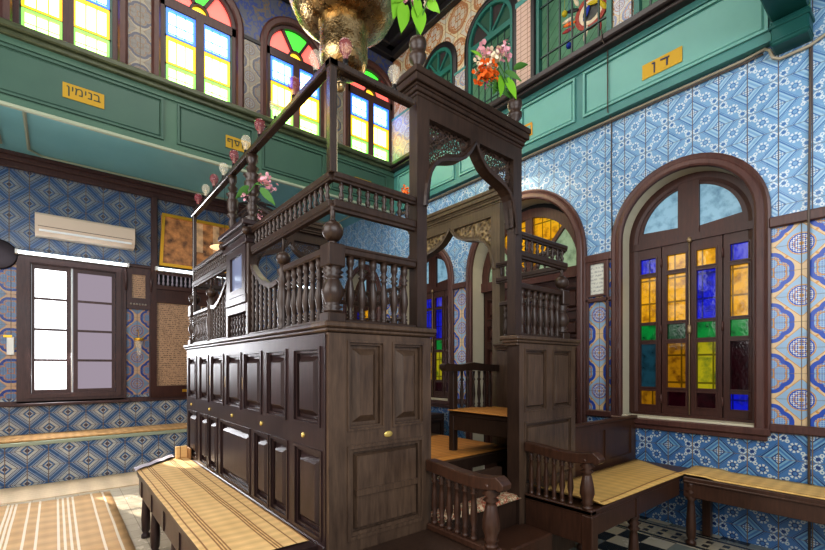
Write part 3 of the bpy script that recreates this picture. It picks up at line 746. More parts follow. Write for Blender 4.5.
# ================================================================== ARCHED WINDOWS / DOOR (right wall)
SECT = [(-.10, 0), (-.10, .022), (-.085, .03), (-.06, .022), (-.05, .03), (-.015, .035), (0, .028), (.005, 0)]
def leafset(root, Xp, c, swap={}):
    """four sash leaves with coloured panes; plane at Xp"""
    mp = MX(Xp)
    cols = [(.415, .275), (.177, .022), (-.065, -.21), (-.315, -.453)]   # u offsets from c (left edge, right edge)
    rows = {
     0: [('blue', 2.40, 2.26), ('yellow', 2.22, 1.79), ('green', 1.75, 1.62), ('teal', 1.58, 1.17), ('brown', 1.13, 1.01)],
     1: [('yellow', 2.42, 2.28), ('yellow', 2.24, 1.80), ('dgreen', 1.76, 1.64), ('brown', 1.60, 1.20), ('dred', 1.16, 1.03)],
     2: [('yellow', 2.455, 2.31), ('blue', 2.27, 1.86), ('green', 1.83, 1.68), ('ygreen', 1.65, 1.24), ('dred', 1.20, 1.055)],
     3: [('blue', 2.47, 2.32), ('yellow', 2.28, 1.86), ('green', 1.83, 1.68), ('dred', 1.65, 1.22), ('blue', 1.19, 1.04)]}
    edges = [.50, .226, -.012, -.2625, -.50]
    for i, (a, d) in enumerate(cols):
        u1, u0 = c+a, c+d; e1, e0 = c+edges[i]-.004, c+edges[i+1]+.004
        hs = []
        for m, z1, z0 in RROWS: hs.append([(u0, z0), (u0, z1), (u1, z1), (u1, z0)])
        lf = MB().plate(rect(e0, e1, .965, 2.535), hs, mp, -.02, .02)
        for q in hs:
            (x0, z0), (x1, z1) = q[0], q[2]
            lf.plate(rect(x0-.012, x1+.012, z0-.012, z1+.012), [rect(x0, x1, z0, z1)], mp, .02, .026)
        sash = lf.build('sash', 'wood_win', root)
        for (m_, z1, z0), (m, _, _) in zip(RROWS, rows[i]):
            MB().plate(rect(u0-.004, u1+.004, z0-.004, z1+.004), [], mp, -.006, .0).build('glass_pane', G[swap.get(m, m)], sash)
RROWS = [('', 2.44, 2.30), ('', 2.26, 1.83), ('', 1.80, 1.66), ('', 1.62, 1.21), ('', 1.17, 1.04)]
def big_window(name, c, label, swap={}):
    root = thing(name, (XR, c, .9), label, 'window', None, 'structure')
    mp = MX(XR); Xp = XR+.18
    MB().prof_ring(arch_open(c, .52, .90, 2.62), mp, SECT).build('casing', 'wood_case', root)
    # plaster reveal (tunnel)
    o_ = arch_open(c, .52, .93, 2.62); b = MB(); n = len(o_)
    vs = [mp(p[0], p[1], 0) for p in o_]+[mp(p[0], p[1], -.22) for p in o_]
    b.add(vs, [(i, i+1, i+1+n, i+n) for i in range(n-1)]); b.build('reveal', 'plaster', root)
    MB().box(XR-.02, XR+.2, c-.52, c+.52, .905, .94, .006).build('sill_board', 'plaster', root)
    s_ = MB().box(XR-.045, XR+.0, c-.62, c+.62, .865, .925, .01).box(XR-.03, XR, c-.6, c+.6, .825, .865, .006); s_.build('sill', 'wood_case', root)
    fr = MB().prof_ring(arch_open(c, .47, .95, 2.62), MX(Xp), [(-.05, -.04), (-.05, .03), (.0, .03), (.03, .02), (.03, -.04)])
    # solid lunette with two glazed openings
    lun = [(c+.5*cos(PI*k/24), 2.62+.5*sin(PI*k/24)) for k in range(25)]
    lun = [(c+.5, 2.54)]+lun+[(c-.5, 2.54)]
    R_ = .40
    def quarter(s0):
        a0, a1 = (8, 78) if s0 > 0 else (102, 172)
        arc = [(c+R_*cos(math.radians(a0+(a1-a0)*k/12)), 2.64+R_*sin(math.radians(a0+(a1-a0)*k/12))) for k in range(13)]
        inner = [(arc[-1][0], 2.66)] if s0 > 0 else [(arc[0][0], 2.66)]
        return (arc+inner if s0 > 0 else [arc[0]]+arc[1:]+inner)
    qs = [quarter(1), quarter(-1)]
    qs[0] = [p if p[1] > 2.66 else (p[0], max(p[1], 2.68)) for p in qs[0]]
    fr.plate(lun, [q[::-1] for q in qs], MX(Xp), -.03, .012)
    fr.plate(rect(c-.5, c+.5, 2.535, 2.60), [], MX(Xp), -.03, .035)
    fr.plate(rect(c-.085, c+.085, 2.6, 3.08), [], MX(Xp), -.02, .025)
    fr.plate(rect(c-.5, c+.5, .93, .965), [], MX(Xp), -.03, .035)
    fr.build('frame', 'wood_win', root)
    for q in qs: MB().plate(q, [], MX(Xp), -.012, -.004).build('fan_pane', G['pale'], root)
    leafset(root, Xp, c, swap)
    bo = MB().tube([(Xp-.035, c-.012, .97), (Xp-.035, c-.012, 2.52)], .006, 6).lathe([(.012, 0), (.02, .01), (.02, .03), (.01, .05)], (Xp-.035, c-.012, 2.52), 8)
    bo.lathe([(.014, 0), (.018, .02), (.018, .06), (.012, .08)], (Xp-.035, c-.012, 1.70), 8); bo.build('bolt', plain('old_brass', rgb(150, 130, 100), .4, metal=.5), root)
    hg = MB()
    for u in (.226, -.2625):
        for z in (1.1, 1.75, 2.38): hg.tube([(Xp-.03, c+u, z-.04), (Xp-.03, c+u, z+.04)], .008, 6)
    hg.build('hinge', 'wood_case', root)
    return root
w1 = big_window('window_10', WIN[0], 'arched window with blue, yellow, green and red panes at the right of the wall')
struct(MB().box(XR+.225, XR+.24, -.2, YF, .3, 3.4), 'wall_backing', 'dark_void', 'dark backing behind the windows', 'wall')
big_window('window_11', WIN[1], 'arched window with mostly blue panes seen through the canopy arch beyond the door', {'yellow': 'blue', 'teal': 'blue', 'brown': 'yellow'})
n_ = copy_tree(w1); n_.location.y += WIN[2]-WIN[0]; n_.name = 'window_13'
n_['label'] = 'arched coloured glass window at the far end of the right wall behind the balusters'
# the door
def the_door(c):
    half, sp, z0 = .75, 2.62, 0
    root = thing('door_1', (XR, c, 0), 'arched panelled wooden door with a yellow and green fanlight', 'door', None, 'structure')
    mp = MX(XR); Xp = XR+.22
    MB().prof_ring(arch_open(c, half, 0, sp), mp, SECT).build('casing', 'wood_case', root)
    o_ = arch_open(c, half, 0, sp); n = len(o_); b = MB()
    vs = [mp(p[0], p[1], 0) for p in o_]+[mp(p[0], p[1], -.26) for p in o_]
    b.add(vs, [(i, i+1, i+1+n, i+n) for i in range(n-1)]); b.build('reveal', 'plaster', root)
    R1 = half-.10
    f = MB().prof_ring([(c+(half-.05)*cos(PI*k/24), 2.5+(half-.05)*sin(PI*k/24)*1.08) for k in range(25)], MX(Xp), [(-.06, -.03), (-.06, .03), (.05, .03), (.05, -.03)])
    f.plate(rect(c-half, c+half, 2.40, 2.52), [], MX(Xp), -.03, .05)
    for a in (45, 90, 135):
        a = math.radians(a); w = .022 if a != PI/2 else .05
        f.plate([(c-w*sin(a), 2.5+w*cos(a)), (c+w*sin(a), 2.5-w*cos(a)), (c+R1*cos(a)+w*sin(a), 2.5+R1*1.08*sin(a)-w*cos(a)), (c+R1*cos(a)-w*sin(a), 2.5+R1*1.08*sin(a)+w*cos(a))], [], MX(Xp), -.03, .03)
    f.build('frame', 'wood_case', root)
    for k, m in enumerate(('palegreen', 'yellow', 'yellow', 'palegreen')):
        q = [(c, 2.5)]+[(c+R1*cos(math.radians(45*k+45*j/8)), 2.5+1.08*R1*sin(math.radians(45*k+45*j/8))) for j in range(9)]
        MB().plate(q, [], MX(Xp), -.01, .0).build('fan_pane', G[m], root)
    for s_ in (-1, 1):
        a, d = (c-half+.02, c-.01) if s_ < 0 else (c+.01, c+half-.02)
        lf = MB().plate(rect(a, d, .02, 2.40), [], MX(Xp), -.03, 0).build('door_leaf', 'wood_win', root)
        mid = (a+d)/2
        for z0_, z1_ in ((.15, .75), (.83, 1.05), (1.13, 1.65), (1.73, 1.95), (2.03, 2.30)):
            for u0, u1 in ((a+.06, mid-.03), (mid+.03, d-.06)):
                MB().raised(u0, u1, z0_, z1_, MX(Xp), .02, .03).build('door_panel', 'wood_win', lf)
    return root
the_door(3.18)

# marble plaque between window and door
p = thing('inscribed_plaque', (XR-.03, 2.205, 2.1), 'pale inscribed marble plaque in a brown frame between the window and the door', 'plaque')
MB().plate(rect(2.115, 2.30, 2.115, 2.465), [rect(2.135, 2.28, 2.135, 2.445)], MX(XR), 0, .03).build('frame', 'wood_case', p)
MB().plate(rect(2.13, 2.285, 2.13, 2.45), [], MX(XR), .0, .016).build('tablet', 'marble_text', p)

# cables
def cable(name, pts, r, mat, label): tag(MB().tube(pts, r, 6).build(name, mat), label, 'cable')
cable('wall_cable', [(XR-.008, 2.06, 2.62), (XR-.008, 2.07, 3.3), (XR-.008, 2.065, 3.85), (XU-.03, 2.065, 3.9), (XU-.03, 2.065, 4.5), (XU-.15, 2.065, 4.55), (XU-.15, 2.065, 4.63)], .006, 'cable', 'thin grey cable running up the blue tiles and teal fascia left of arched window')
cable('wall_cable', [(XR-.01, .605, .0), (XR-.01, .61, 1.5), (XR-.04, .605, 2.5), (XR-.01, .60, 3.3), (XR-.01, .60, 3.74)], .008, 'cable', 'brown conduit running down the blue tiles below the beam bracket')
cable('wall_cable', [(XR-.02, YU-.1, 3.84), (XR-.02, 3, 3.85), (XR-.02, 1.0, 3.845), (XR-.02, .86, 3.86), (XR-.03, .83, 3.83), (XR-.03, .81, 3.76), (XR-.03, .77, 3.73), (XR-.02, .6, 3.74), (XR-.02, .3, 3.86), (XR-.02, -.1, 3.9), (XR-.02, -1, 3.9)], .012, 'cable_pale', 'pale twin cable running along the underside of the right teal fascia')
cable('wall_cable', [(XR-.02, YU-.1, 3.815), (XR-.02, 3, 3.825), (XR-.02, 1.0, 3.82), (XR-.02, .87, 3.83)], .007, 'cable', 'dark thin cable below the right teal fascia')

# ================================================================== FAR WALL furnishings
def far_window():
    root = thing('window_12', (.2, YF, .95), 'tall brown casement window glowing white on the left leaf', 'window', None, 'structure'); mp = MY(YF)
    MB().plate(rect(-.38, .78, .93, 2.87), [rect(-.24, .66, 1.06, 2.73)], mp, -.05, .03).build('casing', 'wood_far', root)
    MB().plate(rect(-.30, .72, 1.0, 2.79), [rect(-.25, .67, 1.05, 2.74)], mp, .03, .05).build('moulding', 'wood_far', root)
    MB().box(-.42, .82, YF-.09, YF, .90, .94, .008).build('sill', 'wood_far', root)
    for k, (u0, u1) in enumerate(((-.235, .165), (.185, .655))):
        hs = []; a, d = (u0+.03, u1-.05) if k == 0 else (u0+.05, u1-.04)
        for j in range(4):
            z0 = 1.105+j*.40; hs.append([(a, z0), (a, z0+.37), (d, z0+.37), (d, z0)])
        s_ = MB().plate(rect(u0, u1, 1.06, 2.73), hs, mp, -.03, .0).build('sash', 'wood_far', root)
        for q in hs:
            MB().plate(q, [], mp, -.018, -.01).build('glass_pane', 'pane_bright' if k == 0 else 'pane_dim', s_)
            if k == 0:
                e = MB(); e.plate(rect(a+(d-a)*.36, a+(d-a)*.36+.012, q[0][1], q[1][1]), [], mp, -.04, -.03); e.plate(rect(a+(d-a)*.74, a+(d-a)*.74+.012, q[0][1], q[1][1]), [], mp, -.04, -.03); e.build('outer_bar', plain('glowing_pale_bar', rgb(170, 190, 210), .6, ecol=(.5, .6, .7, 1), emit=.8), s_)  # bars given a glow of their own, light put into the material
    MB().tube([(.17, YF-.02, 1.07), (.17, YF-.02, 2.72)], .009, 6).build('bolt', 'white2', root)
far_window()
# AC unit
a = thing('air_conditioner', (.33, YF, 3.08), 'white wall mounted air conditioner above the far window', 'air conditioner')
b = MB(); prof = [(0, 3.08), (-.12, 3.08), (-.19, 3.13), (-.205, 3.2), (-.205, 3.33), (-.19, 3.355), (0, 3.355)]
x0, x1 = -.20, .87
vs = [(x, YF+p_[0], p_[1]) for x in (x0, x1) for p_ in prof]; n = len(prof)
b.add(vs, [(i, (i+1) % n, (i+1) % n+n, i+n) for i in range(n)]+[tuple(range(n)), tuple(range(n, 2*n))]); b.build('body', 'white', a)
MB().box(x0+.04, x1-.04, YF-.199, YF-.17, 3.125, 3.15).build('air_outlet', plain('pale_louvre', rgb(236, 238, 240), .3), a)
MB().box(x0+.03, x1-.03, YF-.208, YF-.2, 3.185, 3.19).build('seam', plain('shadow_gap', rgb(90, 80, 76), .5), a)
# tubes
def tube_light(x0, x1, y, z, label):
    r = thing('fluorescent_tube', ((x0+x1)/2, y, z), label, 'lamp')
    MB().tube([(x0, y, z), (x1, y, z)], .017, 8).build('tube', 'tube', r)
    MB().box(x0-.02, x1+.02, y+.02, YF-.001, z-.02, z+.03, .004).build('batten', 'white2', r)
    MB().box(x0-.03, x0, y-.02, y+.06, z-.025, z+.03).box(x1, x1+.03, y-.02, y+.06, z-.025, z+.03).build('end_cap', 'white2', r)
tube_light(-.36, .78, YF-.10, 2.845, 'long glowing fluorescent tube right under the air conditioner above the far window')
tube_light(1.16, 1.62, YF-.16, 2.84, 'short glowing fluorescent tube below the gilt framed picture')
tube_light(1.95, 2.15, YF-.16, 2.84, 'short fluorescent tube glimpsed through the scooped balustrade')
tube_light(3.05, 3.75, YF-.16, 2.84, 'fluorescent tube seen in dots between the near balusters')
# dark plate and switch boxes left of window
r = thing('hanging_plate', (-.5, YF, 2.7), 'dark round metal plate at the left edge beside the far window', 'plate')
MB().lathe([(.02, 0), (.17, -.005), (.185, -.03), (.17, -.035), (.02, -.03)], (-.55, YF-.0, 2.80), 24, axis='y').build('disc', plain('tarnished_metal', rgb(60, 52, 56), .35, metal=.6), r)
MB().tube([(-.55, YF-.03, 2.985), (-.55, YF-.02, 3.1)], .006, 6).build('hook', 'black', r)
r = thing('switch_box', (-.44, YF, 1.55), 'small white switch box on the floral tiles left of the far window', 'switch')
MB().box(-.47, -.40, YF-.03, YF, 1.55, 1.78, .006).build('box', 'white2', r)
MB().box(-.5, -.42, YF-.036, YF-.03, 1.77, 1.80).build('label_strip', 'gold', r)
# framed painting
r = thing('framed_picture', (1.6, YF, 2.9), 'large brown picture of columns in a gilt frame on the far wall', 'picture')
MB().plate([(1.19, 2.91), (2.32, 2.91), (2.32, 3.70), (1.23, 3.70)], [[(1.235, 2.955), (1.27, 3.655), (2.275, 3.655), (2.275, 2.955)]], MY(YF), .03, .075).build('gilt_frame', 'gold', r)
MB().plate(rect(1.22, 2.29, 2.94, 3.67), [], MY(YF), .02, .04).build('picture_sheet', 'painting', r)
# dark posts and panel assembly right of the window (notice cabinet)
r = thing('notice_cabinet', (1.45, YF, .95), 'tall brown cabinet holding a framed sheet of dense text with small spindles above', 'cabinet')
b = MB().plate(rect(1.08, 2.02, .95, 2.82), [rect(1.16, 1.94, 1.12, 2.36), rect(1.16, 1.94, 2.41, 2.56), rect(1.16, 1.94, 2.62, 2.78)], MY(YF), 0, .06); b.build('carcass', 'wood_win', r)
MB().plate(rect(1.15, 1.95, 1.11, 2.37), [], MY(YF), .01, .025).build('text_sheet', 'parchment', r)
MB().plate(rect(1.15, 1.95, 2.40, 2.57), [], MY(YF), .01, .03).build('upper_panel', 'wood_win', r)
MB().plate(rect(1.15, 1.95, 2.61, 2.79), [], MY(YF), .005, .012).build('spindle_backing', 'dark_void', r)
for k in range(13):
    MB().lathe([(.012, 0), (.02, .03), (.01, .06), (.016, .09), (.01, .13), (.014, .16)], (1.19+k*.06, YF-.04, 2.62), 8).build('spindle', plain('pale_spindle', rgb(140, 130, 140), .4) if k == 0 else bpy.data.materials['pale_spindle'], r)
MB().box(1.5, 1.6, YF-.068, YF-.06, 1.02, 1.06, .002).build('brass_label', 'gold', r)
trim(MB().box(1.09, 1.17, YF-.07, YF, 2.82, 3.92, .01), 27, 'wood_far', 'dark brown wooden post beside the gilt framed picture', 'post')
# memorial plaque over the floral strip
r = thing('memorial_plaque', (.93, YF, 2.28), 'small dark memorial plaque with a bronze inscribed centre right of the far window', 'plaque')
MB().plate(rect(.79, 1.08, 2.24, 2.86), [rect(.85, 1.02, 2.4, 2.74)], MY(YF), 0, .04).build('frame', 'wood_far', r)
MB().plate(rect(.84, 1.03, 2.39, 2.75), [], MY(YF), .005, .02).build('bronze_sheet', 'parchment', r)
b = MB()
for k in range(6): b.ball((.84+k*.036, YF-.045, 2.31), .015, 8, 6)
b.build('beading', plain('pale_beads', rgb(150, 140, 130), .4), r)
b = MB()
for x in (.78, 1.09): b.tube([(x, YF-.05, 2.5), (x, YF-.06, 2.65), (x, YF-.05, 2.8)], [.012, .022, .008], 8)
b.box(.77, 1.10, YF-.06, YF, 2.84, 2.88, .006); b.build('side_scroll', 'wood_far', r)
r = thing('memorial_lamp', (.95, YF-.1, 1.7), 'small glass oil lamp hanging on the floral tile strip', 'lamp')
MB().lathe([(.012, -.12), (.03, -.1), (.035, 0), (.05, .06), (.055, .12)], (.93, YF-.1, 1.68), 14).build('glass_cup', 'bulb', r)
MB().lathe([(.056, .1), (.06, .12), (.056, .14)], (.93, YF-.1, 1.68), 14).tube([(.93, YF-.1, 1.82), (.93, YF-.02, 1.95)], .004, 6).build('metal_holder', 'gold', r)
trim(MB().box(.745, .785, YF-.035, YF, .95, 2.86, .004).box(1.07, 1.11, YF-.035, YF, .95, 2.86, .004), 28, 'wood_far', 'narrow brown uprights framing the floral tile strip', 'trim')
# pendant
r = thing('pendant_lamp', (1.78, 6.4, 2.9), 'glowing pendant lamp with a flat white shade in front of the gilt picture', 'lamp')
MB().lathe([(.03, .05), (.04, .02), (.20, -.015), (.205, -.02), (.20, -.025), (.03, .0)], (1.93, 6.7, 3.17), 20).build('shade', lightglass('lit_white_shade', (1, .7, .42, 1), .9), r)
MB().ball((1.93, 6.7, 3.11), .035, 12, 8).build('bulb', 'lamp_glow', r)
MB().tube([(1.93, 6.7, 3.2), (1.93, 6.7, 4.06)], .004, 5).build('cord', 'black', r)

# tiled masonry bench along the far wall
struct(MB().box(-3, XR, 6.82, YF, 0, .475), 'trim_29', 'tile_cream', 'tiled masonry bench front along the far wall', 'bench')
trim(MB().box(-3, XR, 6.80, YF, .475, .515, .003), 30, 'trim_pale', 'pale green edging under the seat of the tiled bench')
tag(MB().box(-3, 3.2, 6.85, YF-.02, .516, .54, .006).build('bench_runner', 'mat_far'), 'pale rush runner laid along the tiled bench under the far window', 'mat')

# floor mats
def wavy_mat(name, x0, x1, y0, y1, z, mat, label, amp=.006, nx=24, ny=30, th=.006, poly=None):
    vs = []; fs = []
    for j in range(ny+1):
        for i in range(nx+1):
            x = x0+(x1-x0)*i/nx; y = y0+(y1-y0)*j/ny
            vs.append((x, y, z+th+amp*(1+sin(x*7+y*5)*sin(y*3.3-x*2))))
    for j in range(ny):
        for i in range(nx):
            k = j*(nx+1)+i; fs.append((k, k+1, k+nx+2, k+nx+1))
    o = MB().add(vs, fs, True)
    n = len(vs); o.add([(v[0], v[1], z) for v in vs[:1]], [])
    o.v.pop()
    ring_ = [i for i in range(nx+1)]+[j*(nx+1)+nx for j in range(1, ny+1)]+[ny*(nx+1)+i for i in range(nx-1, -1, -1)]+[j*(nx+1) for j in range(ny-1, 0, -1)]
    b0 = len(o.v); o.v += [(vs[k][0], vs[k][1], z) for k in ring_]; m = len(ring_)
    for q in range(m): o.f.append((ring_[q], ring_[(q+1) % m], b0+(q+1) % m, b0+q)); o.sm.append(False)
    return tag(o.build(name, mat), label, 'mat')
wavy_mat('floor_mat', -1.75, .47, 1.2, 5.9, 0, 'mat_floor', 'striped straw floor mat with white lines left of the long bench', .008)
wavy_mat('floor_mat', -2.6, 1.4, 6.05, 6.8, 0, 'mat_plain', 'plain pale straw runner on the floor along the tiled bench', .003)

# ================================================================== PLATFORM (bimah)
X0, X1, Y0, Y1, ZT = 1.0, 3.13, 1.83, 4.60, 1.60
bim = thing('reading_platform', (2.08, 3.2, 0), 'large dark wooden reading platform with panelled sides, turned balustrades and arched canopies', 'platform')
def bpart(mb, name, mat, parent=bim): return mb.build(name, mat, parent)
# carcass walls
lf = bpart(MB().box(X0, X0+.05, Y0, Y1, .0, ZT-.04), 'long_side', 'wood_long')
mpL = MX(X0)
# applied frame: plate with openings
up = [(1.875, 2.18), (2.27, 2.56), (2.64, 2.97), (3.02, 3.35), (3.42, 3.76), (3.83, 4.12), (4.22, 4.53)]
lo = [(1.86, 2.17), (2.25, 2.50), (2.52, 2.77), (2.84, 3.50), (3.58, 3.83), (3.85, 4.11), (4.21, 4.53)]
hs = [[(a, 1.11), (a, 1.50), (d, 1.50), (d, 1.11)] for a, d in up]+[[(a, .57), (a, 1.00), (d, 1.00), (d, .57)] for a, d in lo]
bpart(MB().plate(rect(Y0, Y1, 0, 1.56), hs, mpL, 0, .024), 'stile_frame', 'wood_long', lf)
for a, d in up: bpart(MB().raised(a, d, 1.11, 1.50, mpL, .03, .035, w=.01), 'raised_panel', 'wood_long', lf)
for a, d in lo: bpart(MB().raised(a, d, .57, 1.00, mpL, .03, .035, w=.01), 'raised_panel', 'wood_long', lf)
for y in (2.06, 2.64, 3.21, 3.80, 4.41): bpart(MB().lathe([(.003, -.036), (.012, -.033), (.014, -.028), (.009, 0)], (X0, y, 1.055), 12, axis='x'), 'round_knob', 'porcelain', lf)
for y in (2.99, 3.38, 3.79): bpart(MB().box(X0-.026, X0-.018, y-.012, y+.012, 1.25, 1.33), 'brass_hinge', 'old_gold', lf)
bpart(MB().box(X0-.03, X0, Y0, 4.6, .5, .56, .01), 'base_moulding', 'wood_long', lf)
# front left
mpF = MY(Y0)
fl = bpart(MB().box(X0, 1.61, Y0, Y0+.05, 0, ZT-.04), 'front_panel_wall', 'wood')
hs = [[(1.08, 1.09), (1.08, 1.53), (1.30, 1.53), (1.30, 1.09)], [(1.35, 1.09), (1.35, 1.53), (1.565, 1.53), (1.565, 1.09)], [(1.08, .56), (1.08, 1.02), (1.565, 1.02), (1.565, .56)]]
bpart(MB().plate(rect(X0-.018, 1.62, .0, 1.56), hs, mpF, 0, .024), 'stile_frame', 'wood', fl)
for a, d in ((1.08, 1.30), (1.35, 1.565)): bpart(MB().raised(a, d, 1.09, 1.53, mpF, .022, .04, w=.012), 'raised_panel', 'wood', fl)
bb = MB().raised(1.08, 1.565, .56, 1.02, mpF, .035, .012, w=.004)
bb.plate(rect(1.13, 1.515, .770, .80), [], mpF, .0, .034)
bpart(bb, 'raised_panel', 'wood', fl)
bpart(MB().ball((1.325, Y0-.022, 1.055), .022, 12, 6, (1.3, .4, .8)), 'oval_lock', 'porcelain', fl)
# cornice mouldings
CN = [0.0]
def cornice(parent, x0, x1, y0, y1, z, mat, o=.0):
    CN[0] += .0012; x0 -= CN[0]; x1 += CN[0]; y0 -= CN[0]; y1 += CN[0]; z += CN[0]*.5
    return bpart(MB().box(x0-.02, x1+.02, y0-.02, y1+.02, z-.055, z-.035, .005).box(x0-.035, x1+.035, y0-.035, y1+.035, z-.035, z-.015, .006).box(x0-.045, x1+.045, y0-.045, y1+.045, z-.015, z+.012, .006), 'cornice', mat, parent)
cornice(lf, X0, X0+.06, Y0, Y1, ZT, 'wood_long')
cornice(fl, X0, 1.60, Y0, Y0+.06, ZT, 'wood')
# front right block
fr = bpart(MB().box(2.422, X1, Y0, Y0+.05, 0, ZT-.04).box(2.422, 2.47, Y0+.05, Y0+.075, 0, ZT-.04), 'front_panel_wall', 'wood')
bpart(MB().box(2.418, 2.4225, Y0-.024, Y0+.075, 0, ZT-.04), 'shaded_side_face', 'wood_dark', fr)  # thin side face in darker wood, its shade put into the colour
hs = [[(2.48, 1.09), (2.48, 1.53), (2.74, 1.53), (2.74, 1.09)], [(2.82, 1.09), (2.82, 1.53), (3.07, 1.53), (3.07, 1.09)], [(2.48, .58), (2.48, 1.02), (3.07, 1.02), (3.07, .58)]]
bpart(MB().plate(rect(2.4225, X1, .0, 1.56), hs, mpF, 0, .024), 'stile_frame', 'wood', fr)
for a, d in ((2.48, 2.74), (2.82, 3.07)): bpart(MB().raised(a, d, 1.09, 1.53, mpF, .018, .015, w=.004), 'raised_panel', 'wood', fr)
bpart(MB().raised(2.48, 3.07, .58, 1.02, mpF, .018, .012, w=.004), 'raised_panel', 'wood', fr)
cornice(fr, 2.42, X1, Y0, Y0+.06, ZT, 'wood')
# right side and back walls
rs = bpart(MB().box(X1-.05, X1, Y0+.055, 2.545, 0, ZT), 'right_side', 'wood')
rs2 = bpart(MB().box(X1-.05, X1, 3.855, Y1-.055, 0, ZT), 'right_side', 'wood')
cornice(rs, X1-.06, X1, Y0+.08, 2.50, ZT, 'wood'); cornice(rs2, X1-.06, X1, 3.90, Y1-.05, ZT, 'wood')
bk = bpart(MB().box(X0+.05, X1-.05, Y1-.05, Y1, 0, ZT-.04), 'back_wall', 'wood'); cornice(bk, X0+.06, X1-.06, Y1-.06, Y1, ZT, 'wood')
bpart(MB().box(X0+.05, X1-.05, 2.3, Y1-.05, .62, .70), 'inner_floor', 'wood_dark')
bpart(MB().box(1.62, 2.415, Y0, 2.32, .0, .52), 'upper_step', 'wood_dark')
bpart(MB().box(1.62, 2.47, 1.58, Y0, .0, .335, .01), 'lower_step', 'wood_red')
bpart(MB().box(1.62, 2.43, 1.33, 1.58, .0, .17, .01), 'lower_step', 'wood_red')
bpart(MB().box(1.62, 2.415, 1.95, 1.985, .52, .70), 'inner_riser', 'wood_dark')

# balusters -------------------------------------------------------
def bprof(h, r=.02):
    P_ = [(.9, 0), (.9, .05), (.55, .06), (1.1, .09), (.6, .12), (1.0, .145), (.55, .17), (.75, .22), (1.15, .36), (1.05, .46), (.7, .60), (.55, .66), (1.0, .69), (.55, .72), (1.15, .76), (.6, .80), (.7, .84), (.95, .88), (.95, 1)]
    return [(a*r, b_*h) for a, b_ in P_]
def sprof(h, r=.013):
    P_ = [(1, 0), (1, .1), (.5, .14), (.9, .22), (1.1, .35), (.5, .5), (1.1, .65), (.9, .78), (.5, .86), (1, .9), (1, 1)]
    return [(a*r, b_*h) for a, b_ in P_]
def row(parent, name, prof, pts, mat, seg=10):
    """first baluster built, the rest copied"""
    p0 = Vector(pts[0]); o = MB().lathe(prof, p0, seg).build(name, mat, parent)
    for p_ in pts[1:]:
        c = o.copy(); COL.objects.link(c); c.parent = parent; c.location = Vector(p_)-p0
def lin_pts(a, b_, n): a = Vector(a); b_ = Vector(b_); return [a+(b_-a)*(i/(n-1)) for i in range(n)]
ZB = ZT+.012
BW = 'wood_dark'
def newel(parent, x, y, z0=ZB, cap=1.95, finial=True):
    h = cap-.07-z0
    m = MB().box(x-.048, x+.048, y-.048, y+.048, z0, z0+.05, .006).lathe([(a*.046, z0+.05+b_*(h-.05)) for a, b_ in [(.8, 0), (1.1, .04), (.7, .08), (1.1, .13), (.7, .17), (.85, .24), (1.2, .42), (1.1, .55), (.75, .72), (.65, .76), (1.1, .8), (.7, .84), (1.15, .9), (.8, .95), (1, 1)]], (x, y, 0), 16)
    m.box(x-.046, x+.046, y-.046, y+.046, cap-.07, cap+.04, .006)
    o = m.build('newel_post', BW, parent)
    if finial:
        bpart(MB().ball((x, y, cap+.105), .052, 16, 10).lathe([(.03, cap+.04), (.018, cap+.055), (.018, cap+.06)], (x, y, 0), 12).lathe([(.02, cap+.155), (.012, cap+.165), (.014, 2.10+.06), (.02, 2.185)], (x, y, 0), 10), 'ball_finial', BW, o)
    return o
# lower balustrade: front left
bl = bpart(MB().box(1.07, 1.54, Y0+.005, Y0+.055, ZB, ZB+.02, .004), 'balustrade_base', BW)
bpart(MB().box(1.06, 1.54, Y0+.005, Y0+.06, 1.945, 1.985, .008).box(1.06, 1.54, Y0+.0, Y0+.065, 1.975, 1.99, .004), 'handrail', BW, bl)
row(bl, 'baluster', bprof(.32), lin_pts((1.13, Y0+.03, ZB+.015), (1.47, Y0+.03, ZB+.015), 6), BW, 12)
newel(bim, X0+.035, Y0+.035)
# left near section
bl = bpart(MB().box(X0+.005, X0+.055, Y0+.07, 2.40, ZB, ZB+.02, .004), 'balustrade_base', BW)
bpart(MB().box(X0+.005, X0+.06, Y0+.07, 2.40, 1.945, 1.985, .008), 'handrail', BW, bl)
row(bl, 'baluster', bprof(.32), lin_pts((X0+.03, 1.92, ZB+.015), (X0+.03, 2.36, ZB+.015), 7), BW, 12)
def slim_newel(y, top=2.0):
    m = MB().lathe([(a*.036, ZB+b_*(top-ZB)) for a, b_ in [(1, 0), (1, .05), (.7, .08), (1.1, .14), (.8, .2), (1.1, .4), (1, .55), (.7, .7), (1.1, .76), (.7, .82), (1.05, .9), (.6, .95), (.6, 1)]], (X0+.03, y, 0), 14).ball((X0+.03, y, top+.035), .042, 14, 8)
    m.tube([(X0+.03, y, top+.06), (X0+.03, y, 2.19)], .008, 8)
    m.build('newel_post', BW, bim)
slim_newel(2.44); slim_newel(3.96)
